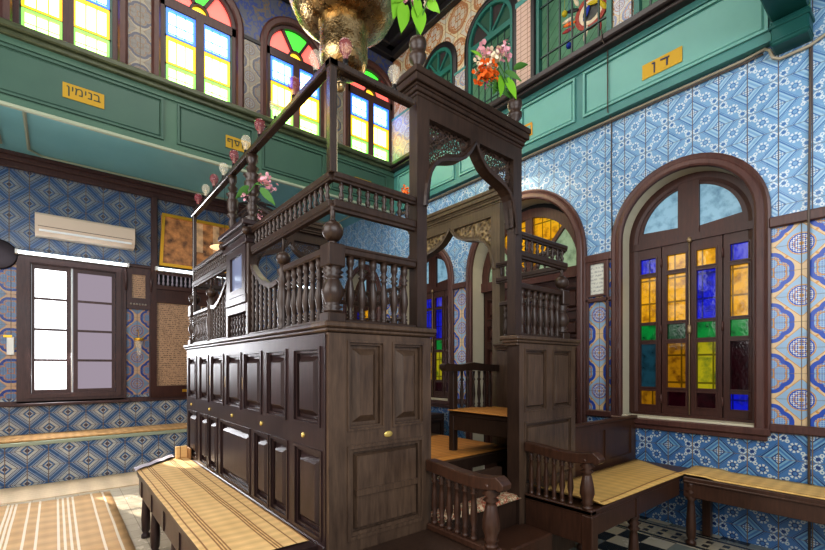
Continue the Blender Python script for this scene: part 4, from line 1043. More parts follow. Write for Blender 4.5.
def scoop(sgn):
    ys = [2.49+.075*k for k in range(7)] if sgn > 0 else [3.91-.075*k for k in range(7)]
    f = lambda t_: 1.88+.20*max(0, t_-.15)**1.6/(.85**1.6)+.03*(1-t_)**2
    bs = bpart(MB().box(X0+.005, X0+.055, min(ys)-.02, max(ys)+.02, ZB, ZB+.02, .004), 'balustrade_base', BW)
    path = [((ys[0]+(ys[-1]-ys[0])*k/12), f(k/12)) for k in range(13)]
    m = MB()
    for a, d in zip(path[:-1], path[1:]):
        p_ = [(a[0], a[1]-.02), (d[0], d[1]-.02), (d[0], d[1]+.012), (a[0], a[1]+.012)]
        if sgn < 0: p_ = p_[::-1]
        m.plate(p_, [], MX(X0+.03), -.022, .022)
    m.build('curved_rail', BW, bs)
    for k, y in enumerate(ys):
        h = f(k/6)-ZB-.02
        pr = []; nb = 9
        for q in range(nb*2+1): pr.append(((.016 if q % 2 else .009), ZB+.015+h*q/(nb*2)))
        MB().lathe(pr, (X0+.03, y, 0), 8).build('baluster', BW, bs)
scoop(1); scoop(-1)
bl = bpart(MB().box(X0+.005, X0+.055, 4.0, Y1-.08, ZB, ZB+.02, .004), 'balustrade_base', BW)
bpart(MB().box(X0+.005, X0+.055, 4.0, Y1-.08, 1.885, 1.92, .008), 'handrail', 'wood_long', bl)
row(bl, 'baluster', bprof(.27, .016), lin_pts((X0+.03, 4.05, ZB+.015), (X0+.03, 4.48, ZB+.015), 9), BW, 8)
newel(bim, X0+.035, Y1-.035)
# front right
bl = bpart(MB().box(2.46, 3.06, Y0+.005, Y0+.055, ZB, ZB+.02, .004), 'balustrade_base', BW)
bpart(MB().box(2.46, 3.06, Y0+.005, Y0+.06, 1.945, 1.985, .008), 'handrail', BW, bl)
row(bl, 'baluster', bprof(.32), lin_pts((2.52, Y0+.03, ZB+.015), (2.96, Y0+.03, ZB+.015), 7), BW, 12)
newel(bim, 3.04, Y0+.04)
# right side near and back
bl = bpart(MB().box(X1-.055, X1-.005, 1.93, 2.52, ZB, ZB+.02, .004), 'balustrade_base', BW)
bpart(MB().box(X1-.055, X1-.005, 1.93, 2.52, 1.945, 1.985, .008), 'handrail', BW, bl)
row(bl, 'baluster', bprof(.32), lin_pts((X1-.03, 2.0, ZB+.015), (X1-.03, 2.46, ZB+.015), 7), BW, 8)
bl = bpart(MB().box(X1-.055, X1-.005, 3.93, 4.52, ZB, ZB+.02, .004), 'balustrade_base', BW)
bpart(MB().box(X1-.055, X1-.005, 3.93, 4.52, 1.945, 1.985, .008), 'handrail', BW, bl)
row(bl, 'baluster', bprof(.32), lin_pts((X1-.03, 4.0, ZB+.015), (X1-.03, 4.46, ZB+.015), 7), BW, 8)
for a_, d_ in ((X0+.1, 1.53), (2.47, X1-.09)):
    bl = bpart(MB().box(a_, d_, Y1-.055, Y1-.005, ZB, ZB+.02, .004), 'balustrade_base', BW)
    bpart(MB().box(a_, d_, Y1-.055, Y1-.005, 1.945, 1.985, .008), 'handrail', BW, bl)
    row(bl, 'baluster', bprof(.32), lin_pts((a_+.05, Y1-.03, ZB+.015), (d_-.05, Y1-.03, ZB+.015), 6), BW, 8)
newel(bim, X1-.035, Y1-.035)

# upper frieze (gallery of short spindles)
def frieze(a, b_, n, z0=2.19, z1=2.33):
    ax = 0 if abs(a[0]-b_[0]) > abs(a[1]-b_[1]) else 1
    def bar(zz0, zz1, w):
        if ax == 0: return (min(a[0], b_[0]), max(a[0], b_[0]), a[1]-w, a[1]+w, zz0, zz1)
        return (a[0]-w, a[0]+w, min(a[1], b_[1]), max(a[1], b_[1]), zz0, zz1)
    m = bpart(MB().box(*bar(z1-.018, z1+.012, .022), .005).box(*bar(z1-.03, z1-.015, .014)), 'frieze_rail', BW)
    bpart(MB().box(*bar(z0-.02, z0+.018, .022), .005).box(*bar(z0-.035, z0-.015, .014)), 'lower_rail', BW, m)
    d = .05/math.dist(a, b_)
    pts = [(a[0]+(b_[0]-a[0])*(d+(1-2*d)*i/(n-1)), a[1]+(b_[1]-a[1])*(d+(1-2*d)*i/(n-1)), z0+.01) for i in range(n)]
    row(m, 'spindle', sprof(z1-z0-.025, .013), pts, BW, 8)
frieze((X0+.03, Y0+.03), (1.54, Y0+.03), 9)
frieze((X0+.03, Y0+.03), (X0+.03, 2.93), 17)
frieze((X0+.03, 3.45), (X0+.03, 4.55), 20)
frieze((2.46, Y0+.03), (3.08, Y0+.03), 9)
frieze((X0+.05, Y1-.03), (1.54, Y1-.03), 7)
frieze((2.46, Y1-.03), (3.08, Y1-.03), 9)
frieze((X1-.03, Y0+.05), (X1-.03, 2.56), 10)
frieze((X1-.03, 3.90), (X1-.03, 4.56), 10)
# top beams and corner post
bt = bpart(MB().box(X0, X0+.05, Y0, 4.55, 2.835, 2.872, .006), 'top_beam', 'wood_gloss')
bpart(MB().box(X0, 1.52, Y0, Y0+.05, 2.835, 2.872, .006), 'top_beam', 'wood_gloss')
bpart(MB().box(X0+.005, X0+.045, Y0+.005, Y0+.045, 2.33, 2.84, .004), 'corner_post', 'wood_gloss')
bpart(MB().box(X0+.01, X0+.04, 4.50, 4.54, ZB, 2.84, .004), 'corner_post', 'wood_gloss')
# turned uprights from frieze to top beam beside the central cabinet
UP = [(1, 0), (1, .06), (.6, .09), (1.3, .14), (.6, .18), (.9, .24), (1.1, .3), (.7, .36), (1.5, .41), (.9, .44), (1.3, .5), (1.4, .62), (1.0, .68), (1.6, .72), (.7, .76), (1.2, .82), (.6, .86), (1.0, .92), (1, 1)]
for y, k in ((2.96, 1.25), (3.38, 1.0)):
    bpart(MB().lathe([(a*.03*k, 2.33+b_*.505) for a, b_ in UP], (X0+.03, y, 0), 14), 'turned_upright', BW)
# central pulpit cabinet on the left side
cb = bpart(MB().box(X0, X0+.05, 2.96, 3.0, ZB, 2.30, .004), 'screen_post', BW); bpart(MB().box(X0, X0+.05, 3.40, 3.44, ZB, 2.30, .004), 'screen_post', BW)
bpart(MB().box(X0-.01, X0+.05, 2.98, 3.42, 1.84, 1.90, .006).box(X0+.0, X0+.05, 3.0, 3.4, 1.78, 1.84, .004), 'drawer_rail', 'wood_long', cb)
bpart(MB().plate(rect(3.0, 3.4, 1.90, 2.24), [[(3.07, 1.95), (3.07, 2.19), (3.33, 2.19), (3.33, 1.95)]], MX(X0), -.03, .005), 'panel_frame', 'wood_long', cb)
bpart(MB().plate(rect(3.06, 3.34, 1.94, 2.20), [], MX(X0), -.02, -.012), 'glazed_panel', plain('cloudy_glass', rgb(120, 130, 160), .12), cb)
bpart(MB().box(X0-.02, X0+.06, 2.95, 3.45, 2.24, 2.27, .005).box(X0-.035, X0+.06, 2.93, 3.47, 2.30, 2.33, .006).box(X0-.01, X0+.05, 2.97, 3.43, 2.27, 2.30).box(X0-.05, X0+.06, 2.92, 3.48, 2.35, 2.385, .006).box(X0-.02, X0+.05, 2.96, 3.44, 2.33, 2.35), 'pediment', 'wood_long', cb)
row(cb, 'spindle', sprof(.16, .014), lin_pts((X0+.025, 3.04, ZB), (X0+.025, 3.36, ZB), 6), 'wood_long', 8)
for y in (2.94, 3.46): bpart(MB().ball((X0-.02, y, 2.31), .028, 12, 8), 'knob', BW, cb)

# ogee canopies
OG = [(0, 0), (.01, .12), (.035, .26), (.09, .42), (.17, .53), (.28, .60), (.42, .64), (.55, .67), (.68, .71), (.79, .77), (.88, .85), (.95, .93), (1, 1)]
def canopy(mp, u0, u1, z_foot, z_apex, z_top, post_w, mat, fmat, ztopc, thick, parent, post_z0=0.0):
    """posts of width post_w at both ends, ogee arch with pierced spandrels"""
    a0, a1 = u0+post_w, u1-post_w; c = (a0+a1)/2; hf = (a1-a0)/2; hh = z_apex-z_foot
    left = [(a0+t_*hf, z_foot+s_*hh) for t_, s_ in OG]; right = [(a1-t_*hf, z_foot+s_*hh) for t_, s_ in OG][::-1]
    outer = [(u0, z_foot), (a0, z_foot)]+left[1:]+right[1:-1]+[(a1, z_foot), (u1, z_foot), (u1, z_top), (u0, z_top)]
    hs = []; g = .045; ht = z_top-.10
    L1 = [(p_[0]+(.018 if p_[0] < c else -.018)*0, p_[1]) for p_ in left]
    curve = [(a0+t_*hf+(.02 if t_ < .3 else .0), z_foot+s_*hh+g) for t_, s_ in OG]
    cl = [p_ for p_ in curve if p_[1] < ht-.01 and p_[0] < c-.03]
    hl = [(cl[0][0], ht)]+cl+[(cl[-1][0]+.01, ht-.03), (cl[-1][0]+.004, ht)]
    # thin slanted sliver avoided: keep points monotone
    hs.append(hl); hr = [(2*c-x, z) for x, z in hl][::-1]; hs.append(hr)
    o = bpart(MB().plate(outer, [h[::-1] for h in hs], mp, -thick, 0), 'canopy_arch', mat, parent)
    for h in hs: bpart(MB().plate(h, [], mp, -thick*.6, -thick*.4), 'pierced_spandrel', fmat, o)
    # bead along the ogee
    bpart(MB().prof_ring(left+right[1:], mp, [(0, -.01), (0, .01), (.018, .014), (.026, .0), (.026, -.01)]), 'arch_bead', mat, o)
    # posts
    bpart(MB().plate(rect(u0, a0, post_z0, z_foot+.002), [], mp, -.07, 0), 'post', mat, o)
    bpart(MB().plate(rect(a1, u1, post_z0, z_foot+.002), [], mp, -.07, 0), 'post', mat, o)
    # cornice
    m = MB(); z = z_top
    for e, z0_, z1_ in ((.006, 0, .02), (.016, .02, .045), (.022, .045, .06), (.038, .06, .10), (.046, .10, .135)):
        p_ = [mp(u0-e, z, e), mp(u1+e, z, e), mp(u0-e, z, -thick-e-.03), mp(u1+e, z, -thick-e-.03)]
        xs = [q[0] for q in p_]; ys = [q[1] for q in p_]
        m.box(min(xs), max(xs), min(ys), max(ys), z+z0_, z+z1_, .004)
    bpart(m, 'cornice', mat, o)
    return o
c1 = canopy(MY(Y0), 1.54, 2.48, 2.30, 2.775, 2.90, .07, BW, 'fret', 3.03, .07, bim, ZT+.02)
c2 = canopy(MX(X1), 2.55, 3.85, 2.30, 2.80, 2.90, .09, 'wood_amber', 'fret2', 3.03, .07, bim, .60)
# whitish lit inner face of the left post is plain timber; finials
def finial(x, y, z, s_=1.0, nm='turned_finial'):
    return bpart(MB().lathe([(a*s_, z+b_*s_) for a, b_ in [(.05, 0), (.05, .02), (.03, .03), (.028, .05), (.052, .08), (.055, .11), (.035, .13), (.05, .15), (.056, .18), (.05, .205), (.03, .215), (.015, .22)]], (x, y, 0), 16), nm, BW)
finial(1.56, Y0+.02, 3.035, .9); finial(2.43, Y0+.02, 3.035, .9); finial(X1-.03, 2.60, 3.035, .9); finial(X1-.03, 3.81, 3.035, .9)
c3 = canopy(MY(Y1, 1), 1.54, 2.455, 2.30, 2.775, 2.90, .07, BW, 'fret', 3.03, .07, bim, ZT+.02)
for x in (1.575, 2.42): bpart(MB().ball((x, Y1-.07, 2.62), .036, 12, 8), 'round_knob', BW, c3)

# ------------------------------------------------------------------ bulbs
def bulb_at(x, y, z, red, label, tilt=0):
    r = thing('light_bulb', (x, y, z), label, 'bulb', 'bare bulbs standing on the top beam of the platform')
    MB().lathe([(.012, .028), (.013, .045), (.017, .058), (.027, .072), (.034, .090), (.035, .104), (.030, .122), (.019, .134), (.003, .139)], (x, y, z), 14).build('glass_envelope', 'bulb_red' if red else 'bulb', r)
    MB().tube([(x, y, z+.03), (x-.006, y, z+.09), (x+.006, y, z+.09), (x, y, z+.03)], .0018, 4).build('filament_support', 'cream', r)
    MB().lathe([(.017, 0), (.017, .012), (.013, .016), (.014, .034), (.010, .038)], (x, y, z), 12).build('socket', 'black', r)
ordn = ['first', 'second', 'third', 'fourth', 'fifth', 'sixth', 'seventh', 'eighth', 'ninth', 'tenth']
for k in range(10):
    red = k % 2 == 1
    bulb_at(X0+.025, 2.02+.262*k, 2.872, red, '%s bulb, %s from the near corner on the long top beam' % ('reddish glass' if red else 'clear glass', ordn[k]))
bulb_at(1.10, Y0+.025, 2.872, True, 'reddish glass bulb on the short front beam in front of the brass lamp')
bulb_at(1.40, Y0+.025, 2.872, False, 'clear glass bulb on the short front beam beside the canopy finial')
# small brass bell
r = thing('small_bell', (1.09, Y0+.03, 2.72), 'small brass ball ornament hanging under the corner of the top beam', 'ornament')
MB().ball((1.09, Y0+.06, 2.79), .026, 12, 8).build('brass_ball', 'brass', r)
MB().tube([(1.09, Y0+.06, 2.81), (1.09, Y0+.045, 2.836)], .003, 5).build('hook', 'black', r)

# ------------------------------------------------------------------ brass lamp
lx, ly = 1.70, 2.89
r = thing('brass_lamp', (lx, ly, 3.7), 'huge bowl shaped hammered brass lamp hanging over the platform', 'lamp')
MB().lathe([(.02, 3.62), (.08, 3.63), (.14, 3.655), (.172, 3.70), (.182, 3.76), (.180, 3.84), (.180, 3.92), (.195, 3.985), (.18, 4.0)], (lx, ly, 0), 40).build('stem', 'brass', r)
MB().lathe([(.165, 3.98), (.20, 3.985), (.28, 4.01), (.36, 4.07), (.41, 4.17), (.43, 4.30), (.41, 4.44), (.34, 4.54), (.2, 4.6), (.05, 4.62)], (lx, ly, 0), 48).build('bowl', 'brass', r)
b = MB()
for k in range(3):
    a = 2*PI*k/3; b.tube([(lx+.38*cos(a), ly+.38*sin(a), 4.45), (lx, ly, 5.6)], .012, 6)
b.tube([(lx, ly, 5.6), (lx, ly, 6.61)], .014, 6); b.build('chain', 'brass', r)

# ------------------------------------------------------------------ flowers
def petals(c, R_, n, s_, sq=.8):
    m = MB()
    for i in range(n):
        d = Vector((rnd.gauss(0, 1), rnd.gauss(0, 1), rnd.gauss(0, 1))).normalized(); p = Vector(c)+d*R_*rnd.uniform(.35, 1.0)
        a = d.cross(Vector((rnd.random(), rnd.random(), rnd.random()))).normalized(); b_ = (d.cross(a)+d*rnd.uniform(-.6, .9)).normalized()
        w = s_*rnd.uniform(.7, 1.2)
        vs = [p, p+b_*w*.5+a*w*.45, p+b_*w*1.05+a*w*.28+d*.1*w, p+b_*w*1.15, p+b_*w*1.05-a*w*.28+d*.1*w, p+b_*w*.5-a*w*.45]
        m.add(vs, [(0, 1, 2, 3), (0, 3, 4, 5)], True)
    return m
def leaf(c, d, L_, w, droop=.3):
    c = Vector(c); d = Vector(d).normalized(); sd = d.cross(Vector((.3, .8, .5))).normalized(); m = MB(); vs = []; n = 6
    for i in range(n+1):
        t_ = i/n; p = c+d*L_*t_-Vector((0, 0, droop*L_*t_*t_)); ww = w*sin(PI*min(1, t_*.85+.12))*(1-.25*t_) if i < n else .001
        vs += [p+sd*ww, p-Vector((0, 0, .012*w/.04)), p-sd*ww]
    fs = []
    for i in range(n):
        k = i*3; fs += [(k, k+3, k+4, k+1), (k+1, k+4, k+5, k+2)]
    return m.add(vs, fs, True)
def bouquet(loc, label, heads, leaves, stems=True):
    r = thing('flower_bouquet', loc, label, 'flowers'); L0 = Vector(loc)
    for (dx, dy, dz, R_, n, m) in heads:
        petals(L0+Vector((dx, dy, dz)), R_, n, R_*.55).build('flower_head', m, r)
    for (dx, dy, dz, d, l_, w, m) in leaves: leaf(L0+Vector((dx, dy, dz)), d, l_, w).build('leaf', m, r)
    if stems:
        b = MB()
        for (dx, dy, dz, R_, n, m) in heads: b.tube([L0, L0+Vector((dx*.5, dy*.5, dz*.6)), L0+Vector((dx, dy, dz))], .004, 5)
        b.build('stem', 'leafd', r)
    return r
# right finial bouquet, leaning to the left (-X)
rr = Vector((cos(ANG), -sin(ANG), 0))     # handy sideways direction
def off(a, z, d=0): v_ = rr*a+Vector((sin(ANG), cos(ANG), 0))*d; return (v_.x, v_.y, z)
hd = []
for a, z, R_, n, m in ((-.15, .19, .065, 60, 'orange'), (-.19, .16, .05, 40, 'orange'), (-.17, .26, .055, 44, 'cream'), (-.10, .30, .055, 40, 'cream'), (-.16, .34, .055, 40, 'pink'), (-.03, .34, .06, 46, 'pink'), (-.11, .25, .04, 26, 'cream'), (-.22, .22, .03, 16, 'cream'), (-.155, .10, .018, 10, 'magenta')):
    x, y, zz = off(a-.035, z-.01, rnd.uniform(-.03, .03)); hd.append((x, y, zz, R_, n, m))
lv = []
for a, z, da, dz, l_, w, m in ((-.08, .17, -.1, -.6, .14, .035, 'leaf'), (-.05, .16, .25, -.6, .15, .035, 'leaf'), (-.10, .14, -.4, -.7, .10, .03, 'leafd'), (.0, .22, .5, .2, .10, .025, 'leafd'), (-.22, .3, -.6, .4, .10, .012, 'leaf'), (-.06, .2, .6, -.3, .12, .02, 'leafd')):
    x, y, zz = off(a, z); dx, dy, dd = off(da, dz, -.2); lv.append((x, y, zz, (dx, dy, dd), l_, w, m))
bouquet((2.42, Y0+.02, 3.22), 'bouquet of pink and orange flowers with green leaves in the right canopy finial', hd, lv)
hd = []; lv = []
for a, z, R_, n, m in ((-.05, .24, .05, 36, 'pink'), (.06, .22, .045, 30, 'cream'), (.0, .33, .06, 30, 'pink')):
    x, y, zz = off(a, z); hd.append((x, y, zz, R_, n, m))
for a, z, da, dz, l_, w, m in ((-.07, .19, -.15, -1, .15, .045, 'leaf'), (.0, .18, .1, -1, .15, .05, 'leaf'), (-.1, .24, -.3, -1, .13, .04, 'leaf'), (-.05, .25, -.5, -.3, .11, .03, 'leaf'), (.05, .2, .7, -.5, .09, .03, 'leaf'), (.0, .22, .0, -.8, .1, .03, 'leaf')):
    x, y, zz = off(a, z); dx, dy, dd = off(da, dz, -.2); lv.append((x, y, zz, (dx, dy, dd), l_, w, m))
bouquet((1.56, Y0+.02, 3.24), 'bright green leaves with pale flowers rising from the left canopy finial', hd, lv)
bouquet((X1-.06, 3.88, 3.26), 'small orange flower spray seen between the canopy posts', [(.0, 0, .11, .055, 40, 'orange'), (.02, 0, .18, .04, 24, 'orange')], [(0, 0, .05, (-1, 0, .1), .12, .012, 'leaf'), (0, 0, .06, (.3, -.6, -.3), .1, .03, 'leaf')])
bouquet((X0+.03, 2.9, 2.62), 'pink roses tied beside the turned upright of the long side', [off(.07, .03)+(.045, 34, 'pink'), off(.10, -.01)+(.04, 30, 'pink'), off(-.07, -.08)+(.03, 20, 'pink')],
        [off(.03, -.03)+((.5, -.3, -.4), .12, .03, 'leafd'), off(-.04, -.02)+((-.6, .3, -.4), .1, .03, 'leafd')])
bouquet((1.4, 3.9, 2.86), 'dark spiky twigs with small red flowers behind the top beam end', [(-.05, 0, .0, .05, 24, 'red'), (.05, .1, -.05, .05, 24, 'pink')],
        [(0, 0, 0, (cos(a_), sin(a_)*.6, .5*sin(a_*2)), .26, .012, 'brown_dark') for a_ in [2*PI*k/12 for k in range(12)]])

# ================================================================== BENCHES
LEGP = [(1, 0), (1, .05), (.6, .08), (.9, .12), (1.0, .3), (.75, .62), (.6, .68), (1.15, .74), (.7, .78), (1.15, .84), (.7, .88), (1, .92), (1, 1)]
def leg(parent, x, y, h, r_=.036, mat='wood_red'):
    MB().lathe([(a*r_, b_*h) for a, b_ in LEGP], (x, y, 0), 14).build('leg', mat, parent)
# long bench on the left
B = thing('long_bench', (.75, 3.0, 0), 'long dark wooden bench covered by a golden rush mat beside the panelled platform side', 'bench')
seat = [(.52, 1.9), (.975, 1.9), (.975, 4.72), (.70, 4.66), (.52, 4.22)]
MB().plate(seat, [], MZ(.515), 0, .028).build('seat', 'wood_long', B)
ap = MB().box(.53, .55, 1.9, 4.18, .36, .515)
for y in (2.2, 2.65, 3.1, 3.55, 4.0): ap.box(.522, .53, y, y+.02, .37, .5)
ap.box(.522, .55, 1.9, 4.2, .495, .515, .004); ap.plate(rect(0, 0.001, 0, 0.001), [], MZ(.4), 0, .001) if False else None
ap.box(.55, .95, 4.16, 4.18, .36, .515)
ap.build('apron', 'wood_long', B)
for x, y in ((.575, 4.15), (.575, 3.72), (.90, 4.15), (.575, 3.0), (.575, 2.3), (.90, 3.0), (.575, 1.95)): leg(B, x, y, .50, .034, 'wood_long')
# mat on it
vs = []; fs = []; nx, ny = 10, 60
def mat_poly():
    m = MB(); rows_ = []
    for j in range(ny+1):
        t_ = j/ny; yl = 1.97+(4.20-1.97)*t_; yr = 1.97+(4.66-1.97)*t_
        for i in range(nx+1):
            s_ = i/nx; x = .515+(.965-.515)*s_; y = yl+(yr-yl)*s_
            z = .549+.002*sin(y*9)*sin(x*14)
            vs.append((x, y, z))
    for j in range(ny):
        for i in range(nx): k = j*(nx+1)+i; fs.append((k, k+1, k+nx+2, k+nx+1))
    m.add(vs, fs, True)
    # turned-up far end beside the platform
    m.box(.86, .965, 4.50, 4.53, .548, .66, .008); m.box(.955, .968, 4.38, 4.53, .548, .65, .004)
    return m
tag(mat_poly().build('bench_mat', 'mat_long'), 'golden rush mat with thin brown stripes on the long left bench, far end turned up', 'mat')
b = MB(); v2 = []; f2 = []; n1, n2 = 10, 8
for j in range(n2+1):
    for i in range(n1+1):
        u, v_ = i/n1, j/n2; x = .50+.36*u; y = 4.14+.42*u+.14*v_
        z = .556+.012*abs(sin(u*9+v_*4))+.006*sin(v_*12)
        if v_ > .8: z -= .03*(v_-.8)/.2
        v2.append((x, y, z))
for j in range(n2):
    for i in range(n1): k = j*(n1+1)+i; f2.append((k, k+1, k+n1+2, k+n1+1))
tag(b.add(v2, f2, True).build('folded_cloth', 'cloth'), 'crumpled whitish cloth at the far end of the long left bench', 'cloth')

def arm(parent, X, mat='wood_red'):
    """curved armrest running towards the camera from the platform, with spindles and a turned end post"""
    z0 = .505
    MB().box(X-.03, X+.03, 1.32, Y0-.03, z0, z0+.035, .006).build('arm_base', mat, parent)
    pts = [(Y0-.03, .868), (1.70, .862), (1.58, .850), (1.46, .846), (1.38, .852), (1.31, .866)]
    m = MB(); top = [(y, z+.022) for y, z in pts]; bot = [(y, z-.040) for y, z in pts[::-1]]
    nose = [(1.285, .872), (1.268, .855), (1.27, .832), (1.29, .818)]
    poly = top+nose+bot[0:]
    m.plate(poly, [], MX(X), -.034, .034)
    o = m.build('arm_rail', mat, parent)
    bv = o.modifiers.new('bev', 'BEVEL'); bv.width = .012; bv.segments = 3; bv.limit_method = 'ANGLE'; bv.angle_limit = math.radians(40)
    row(parent, 'spindle', [(a*.018, b_*.31) for a, b_ in [(1, 0), (1, .06), (.6, .08), (1, .11), (.6, .14), (1, .17), (.6, .2), (1.1, .35), (.8, .6), (.6, .74), (1.1, .77), (.6, .8), (1.1, .84), (.7, .88), (.9, 1)]],
        lin_pts((X, 1.765, z0+.03), (X, 1.475, z0+.03), 6), mat, 10)
    MB().lathe([(a*.036, b_*.31) for a, b_ in [(.9, 0), (.9, .05), (.6, .08), (1.0, .12), (.8, .16), (1.2, .3), (1.15, .42), (.75, .66), (.6, .7), (1.1, .74), (.6, .78), (1.25, .84), (.7, .9), (1.0, .94), (1.0, 1)]], (X, 1.365, z0+.03), 16).build('end_post', mat, parent)
# small dark bench in front of the platform, left
B = thing('dark_bench', (1.3, 1.5, 0), 'bare dark wooden bench with spindle armrest left of the platform steps', 'bench')
MB().box(.50, 1.645, 1.22, Y0-.022, .47, .505, .008).build('seat', 'wood_dark', B)
MB().box(.55, 1.64, 1.235, 1.26, .32, .47).box(1.615, 1.64, 1.26, Y0-.03, .05, .47).build('apron', 'wood_dark', B)
for x in (.6, 1.1, 1.6): leg(B, x, 1.27, .47, .036, 'wood_dark')
arm(B, 1.61, 'wood_red')
# right bench
B = thing('right_bench', (3.1, 1.5, 0), 'red brown wooden bench with panelled back and spindle armrest right of the platform steps', 'bench')
MB().box(2.47, 4.20, 1.32, Y0-.03, .50, .535, .006).build('seat', 'wood_red', B)
MB().box(2.50, 3.86, 1.325, 1.35, .375, .50, .004).box(2.475, 2.50, 1.33, Y0-.032, .32, .505, .004).box(3.07, 3.1, 1.318, 1.35, .37, .50).build('apron', 'wood_red', B)
MB().box(2.468, 2.54, 1.315, 1.385, 0, .502, .004).build('corner_leg', 'wood_red', B)
for x in (3.12,): leg(B, x, 1.36, .375)
leg(B, 3.12, 1.75, .5); leg(B, 2.52, 1.75, .5)
bk = MB().plate(rect(X1+.02, 4.24, .50, .93), [rect(3.27, 3.66, .60, .86), rect(3.74, 4.15, .60, .86)], MY(Y0), -.03, -.0)
bk.plate(rect(X1+.02, 4.24, .52, .90), [], MY(Y0), -.025, -.012); bk.box(X1+.02, 4.24, Y0-.02, Y0+.04, .92, .945, .006)
bk.build('back_panel', 'wood_red', B)
arm(B, 2.50)
# mat of the right bench
def bench_mat(name, pts_fn, nx, ny, mat, label):
    v3 = [pts_fn(i/nx, j/ny) for j in range(ny+1) for i in range(nx+1)]
    f3 = [(j*(nx+1)+i, j*(nx+1)+i+1, (j+1)*(nx+1)+i+1, (j+1)*(nx+1)+i) for j in range(ny) for i in range(nx)]
    o = MB().add(v3, f3, True).build(name, mat)
    so = o.modifiers.new('thickness', 'SOLIDIFY'); so.thickness = .006; so.offset = 0
    return tag(o, label, 'mat')
def f_right(u, v_):
    x = 2.56+(3.87+.30*v_-2.56)*u; y = 1.325+(1.79-1.325)*v_-.03*u*(1-v_)
    z = .545+.006*sin(x*6)*sin(v_*3)
    if u < .06: z += .035*((.06-u)/.06)**1.5
    if u > .93: y += .0
    return (x, y, z)
bench_mat('bench_mat', f_right, 40, 8, 'mat_gold', 'yellow rush mat on the right bench, its left end curling up at the armrest')
# wall bench
B = thing('wall_bench', (4.05, 0, 0), 'long red brown bench against the blue tiled right wall', 'bench')
MB().box(3.84, XR, -2.0, 1.295, .50, .535, .006).build('seat', 'wood_red', B)
MB().box(3.85, 3.875, -2.0, 1.295, .375, .50, .004).box(3.835, 3.88, -2.0, 1.295, .49, .505, .004).build('apron', 'wood_red', B)
for y in (1.25, .2, -.8): leg(B, 3.88, y, .50)
MB().box(4.16, 4.22, 1.2, 1.26, 0, .5, .004).build('corner_leg', 'wood_red', B)
def f_wall(u, v_):
    y = -1.8+(1.33+1.8)*v_; x = 3.845+(XR-.012-3.845)*u
    return (x, y, .542+.003*sin(y*8)*sin(u*3)+(.012 if v_ > .93 else 0))
bench_mat('bench_mat', f_wall, 6, 50, 'mat_wall', 'narrow yellow rush runner on the wall bench below the blue tiles')
# bench inside the platform
B = thing('raised_bench', (2.85, 2.2, .7), 'raised wooden bench inside the platform with a short spindle armrest', 'bench')
MB().box(2.53, 3.11, Y0+.1, 2.60, 1.0, 1.035, .006).build('seat', 'wood_dark', B)
MB().box(2.54, 2.565, Y0+.1, 2.58, .88, 1.0, .004).box(2.54, 3.11, 2.575, 2.6, .88, 1.0).build('apron', 'wood_dark', B)
MB().box(2.535, 2.59, 2.55, 2.605, .70, 1.40, .005).build('arm_post', 'wood_dark', B)
MB().box(2.535, 2.59, 1.95, 2.0, .70, 1.0, .005).build('leg', 'wood_dark', B)
m = MB().plate([(2.40, 1.39), (2.43, 1.365), (2.50, 1.365), (2.60, 1.365), (2.75, 1.375), (2.9, 1.365), (3.11, 1.36), (3.11, 1.42), (2.9, 1.425), (2.75, 1.44), (2.6, 1.42), (2.5, 1.425), (2.43, 1.43), (2.40, 1.415)], [], MY(2.545, -1), -.03, .03); m.build('arm_rail', 'wood_dark', B)
row(B, 'spindle', [(a*.016, b_*.33) for a, b_ in [(1, 0), (1, .06), (.6, .1), (1, .14), (.6, .18), (1.1, .4), (.8, .62), (.6, .74), (1.1, .78), (.6, .83), (.9, 1)]], lin_pts((2.66, 2.575, 1.035), (3.02, 2.575, 1.035), 6), 'wood_dark', 10)
bench_mat('bench_mat', lambda u, v_: (2.50+.60*u, 1.95+.64*v_, 1.045+.006*sin(u*5)), 10, 10, 'mat_inner', 'small orange rush mat on the raised bench inside the platform')
bench_mat('step_rug', lambda u, v_: (1.68+.76*u, 1.80+.16*v_, .528+.003*sin(u*9)-(.02 if v_ < .05 else 0)), 16, 6, 'rug', 'small patterned pale rug on the upper step between the armrests')
bench_mat('floor_mat', lambda u, v_: (1.5+1.55*u, 2.34+.9*v_, .706+.002*sin(u*9)), 10, 8, 'mat_inner', 'orange rush mat on the inner floor of the platform')
# low cabinet seen beyond the platform floor
tag(MB().box(3.3, 4.2, 4.4, 4.9, 0, .75, .01).raised(3.35, 4.15, .1, .68, MY(4.4), .03, .03).build('low_chest', 'wood_dark'), 'dark low wooden chest below the far coloured window', 'chest')

# ================================================================== PLAQUES with writing
def text_mesh(s_, size, mp, u, v_, w, parent, mat, name='lettering'):
    c = bpy.data.curves.new('lettering', 'FONT'); c.body = s_; c.size = size; c.extrude = .001; c.align_x = 'CENTER'; c.align_y = 'CENTER'; c.offset = 0
    o = bpy.data.objects.new('tmp', c); COL.objects.link(o); bpy.context.view_layer.update()
    dg = bpy.context.evaluated_depsgraph_get(); me = bpy.data.meshes.new_from_object(o.evaluated_get(dg)); bpy.data.objects.remove(o)
    xs = [q.co.x for q in me.vertices]; ys = [q.co.y for q in me.vertices]
    cx, cy = (min(xs)+max(xs))/2, (min(ys)+max(ys))/2
    m = MB().add([mp(u+(q.co.x-cx), v_+(q.co.y-cy), w+q.co.z) for q in me.vertices], [tuple(p_.vertices) for p_ in me.polygons])
    return m.build(name, mat, parent)
mpfar = MY(YU-.03); mpr = lambda u, v_, w: (XU-w, -u, v_)      # right wall reads towards -Y
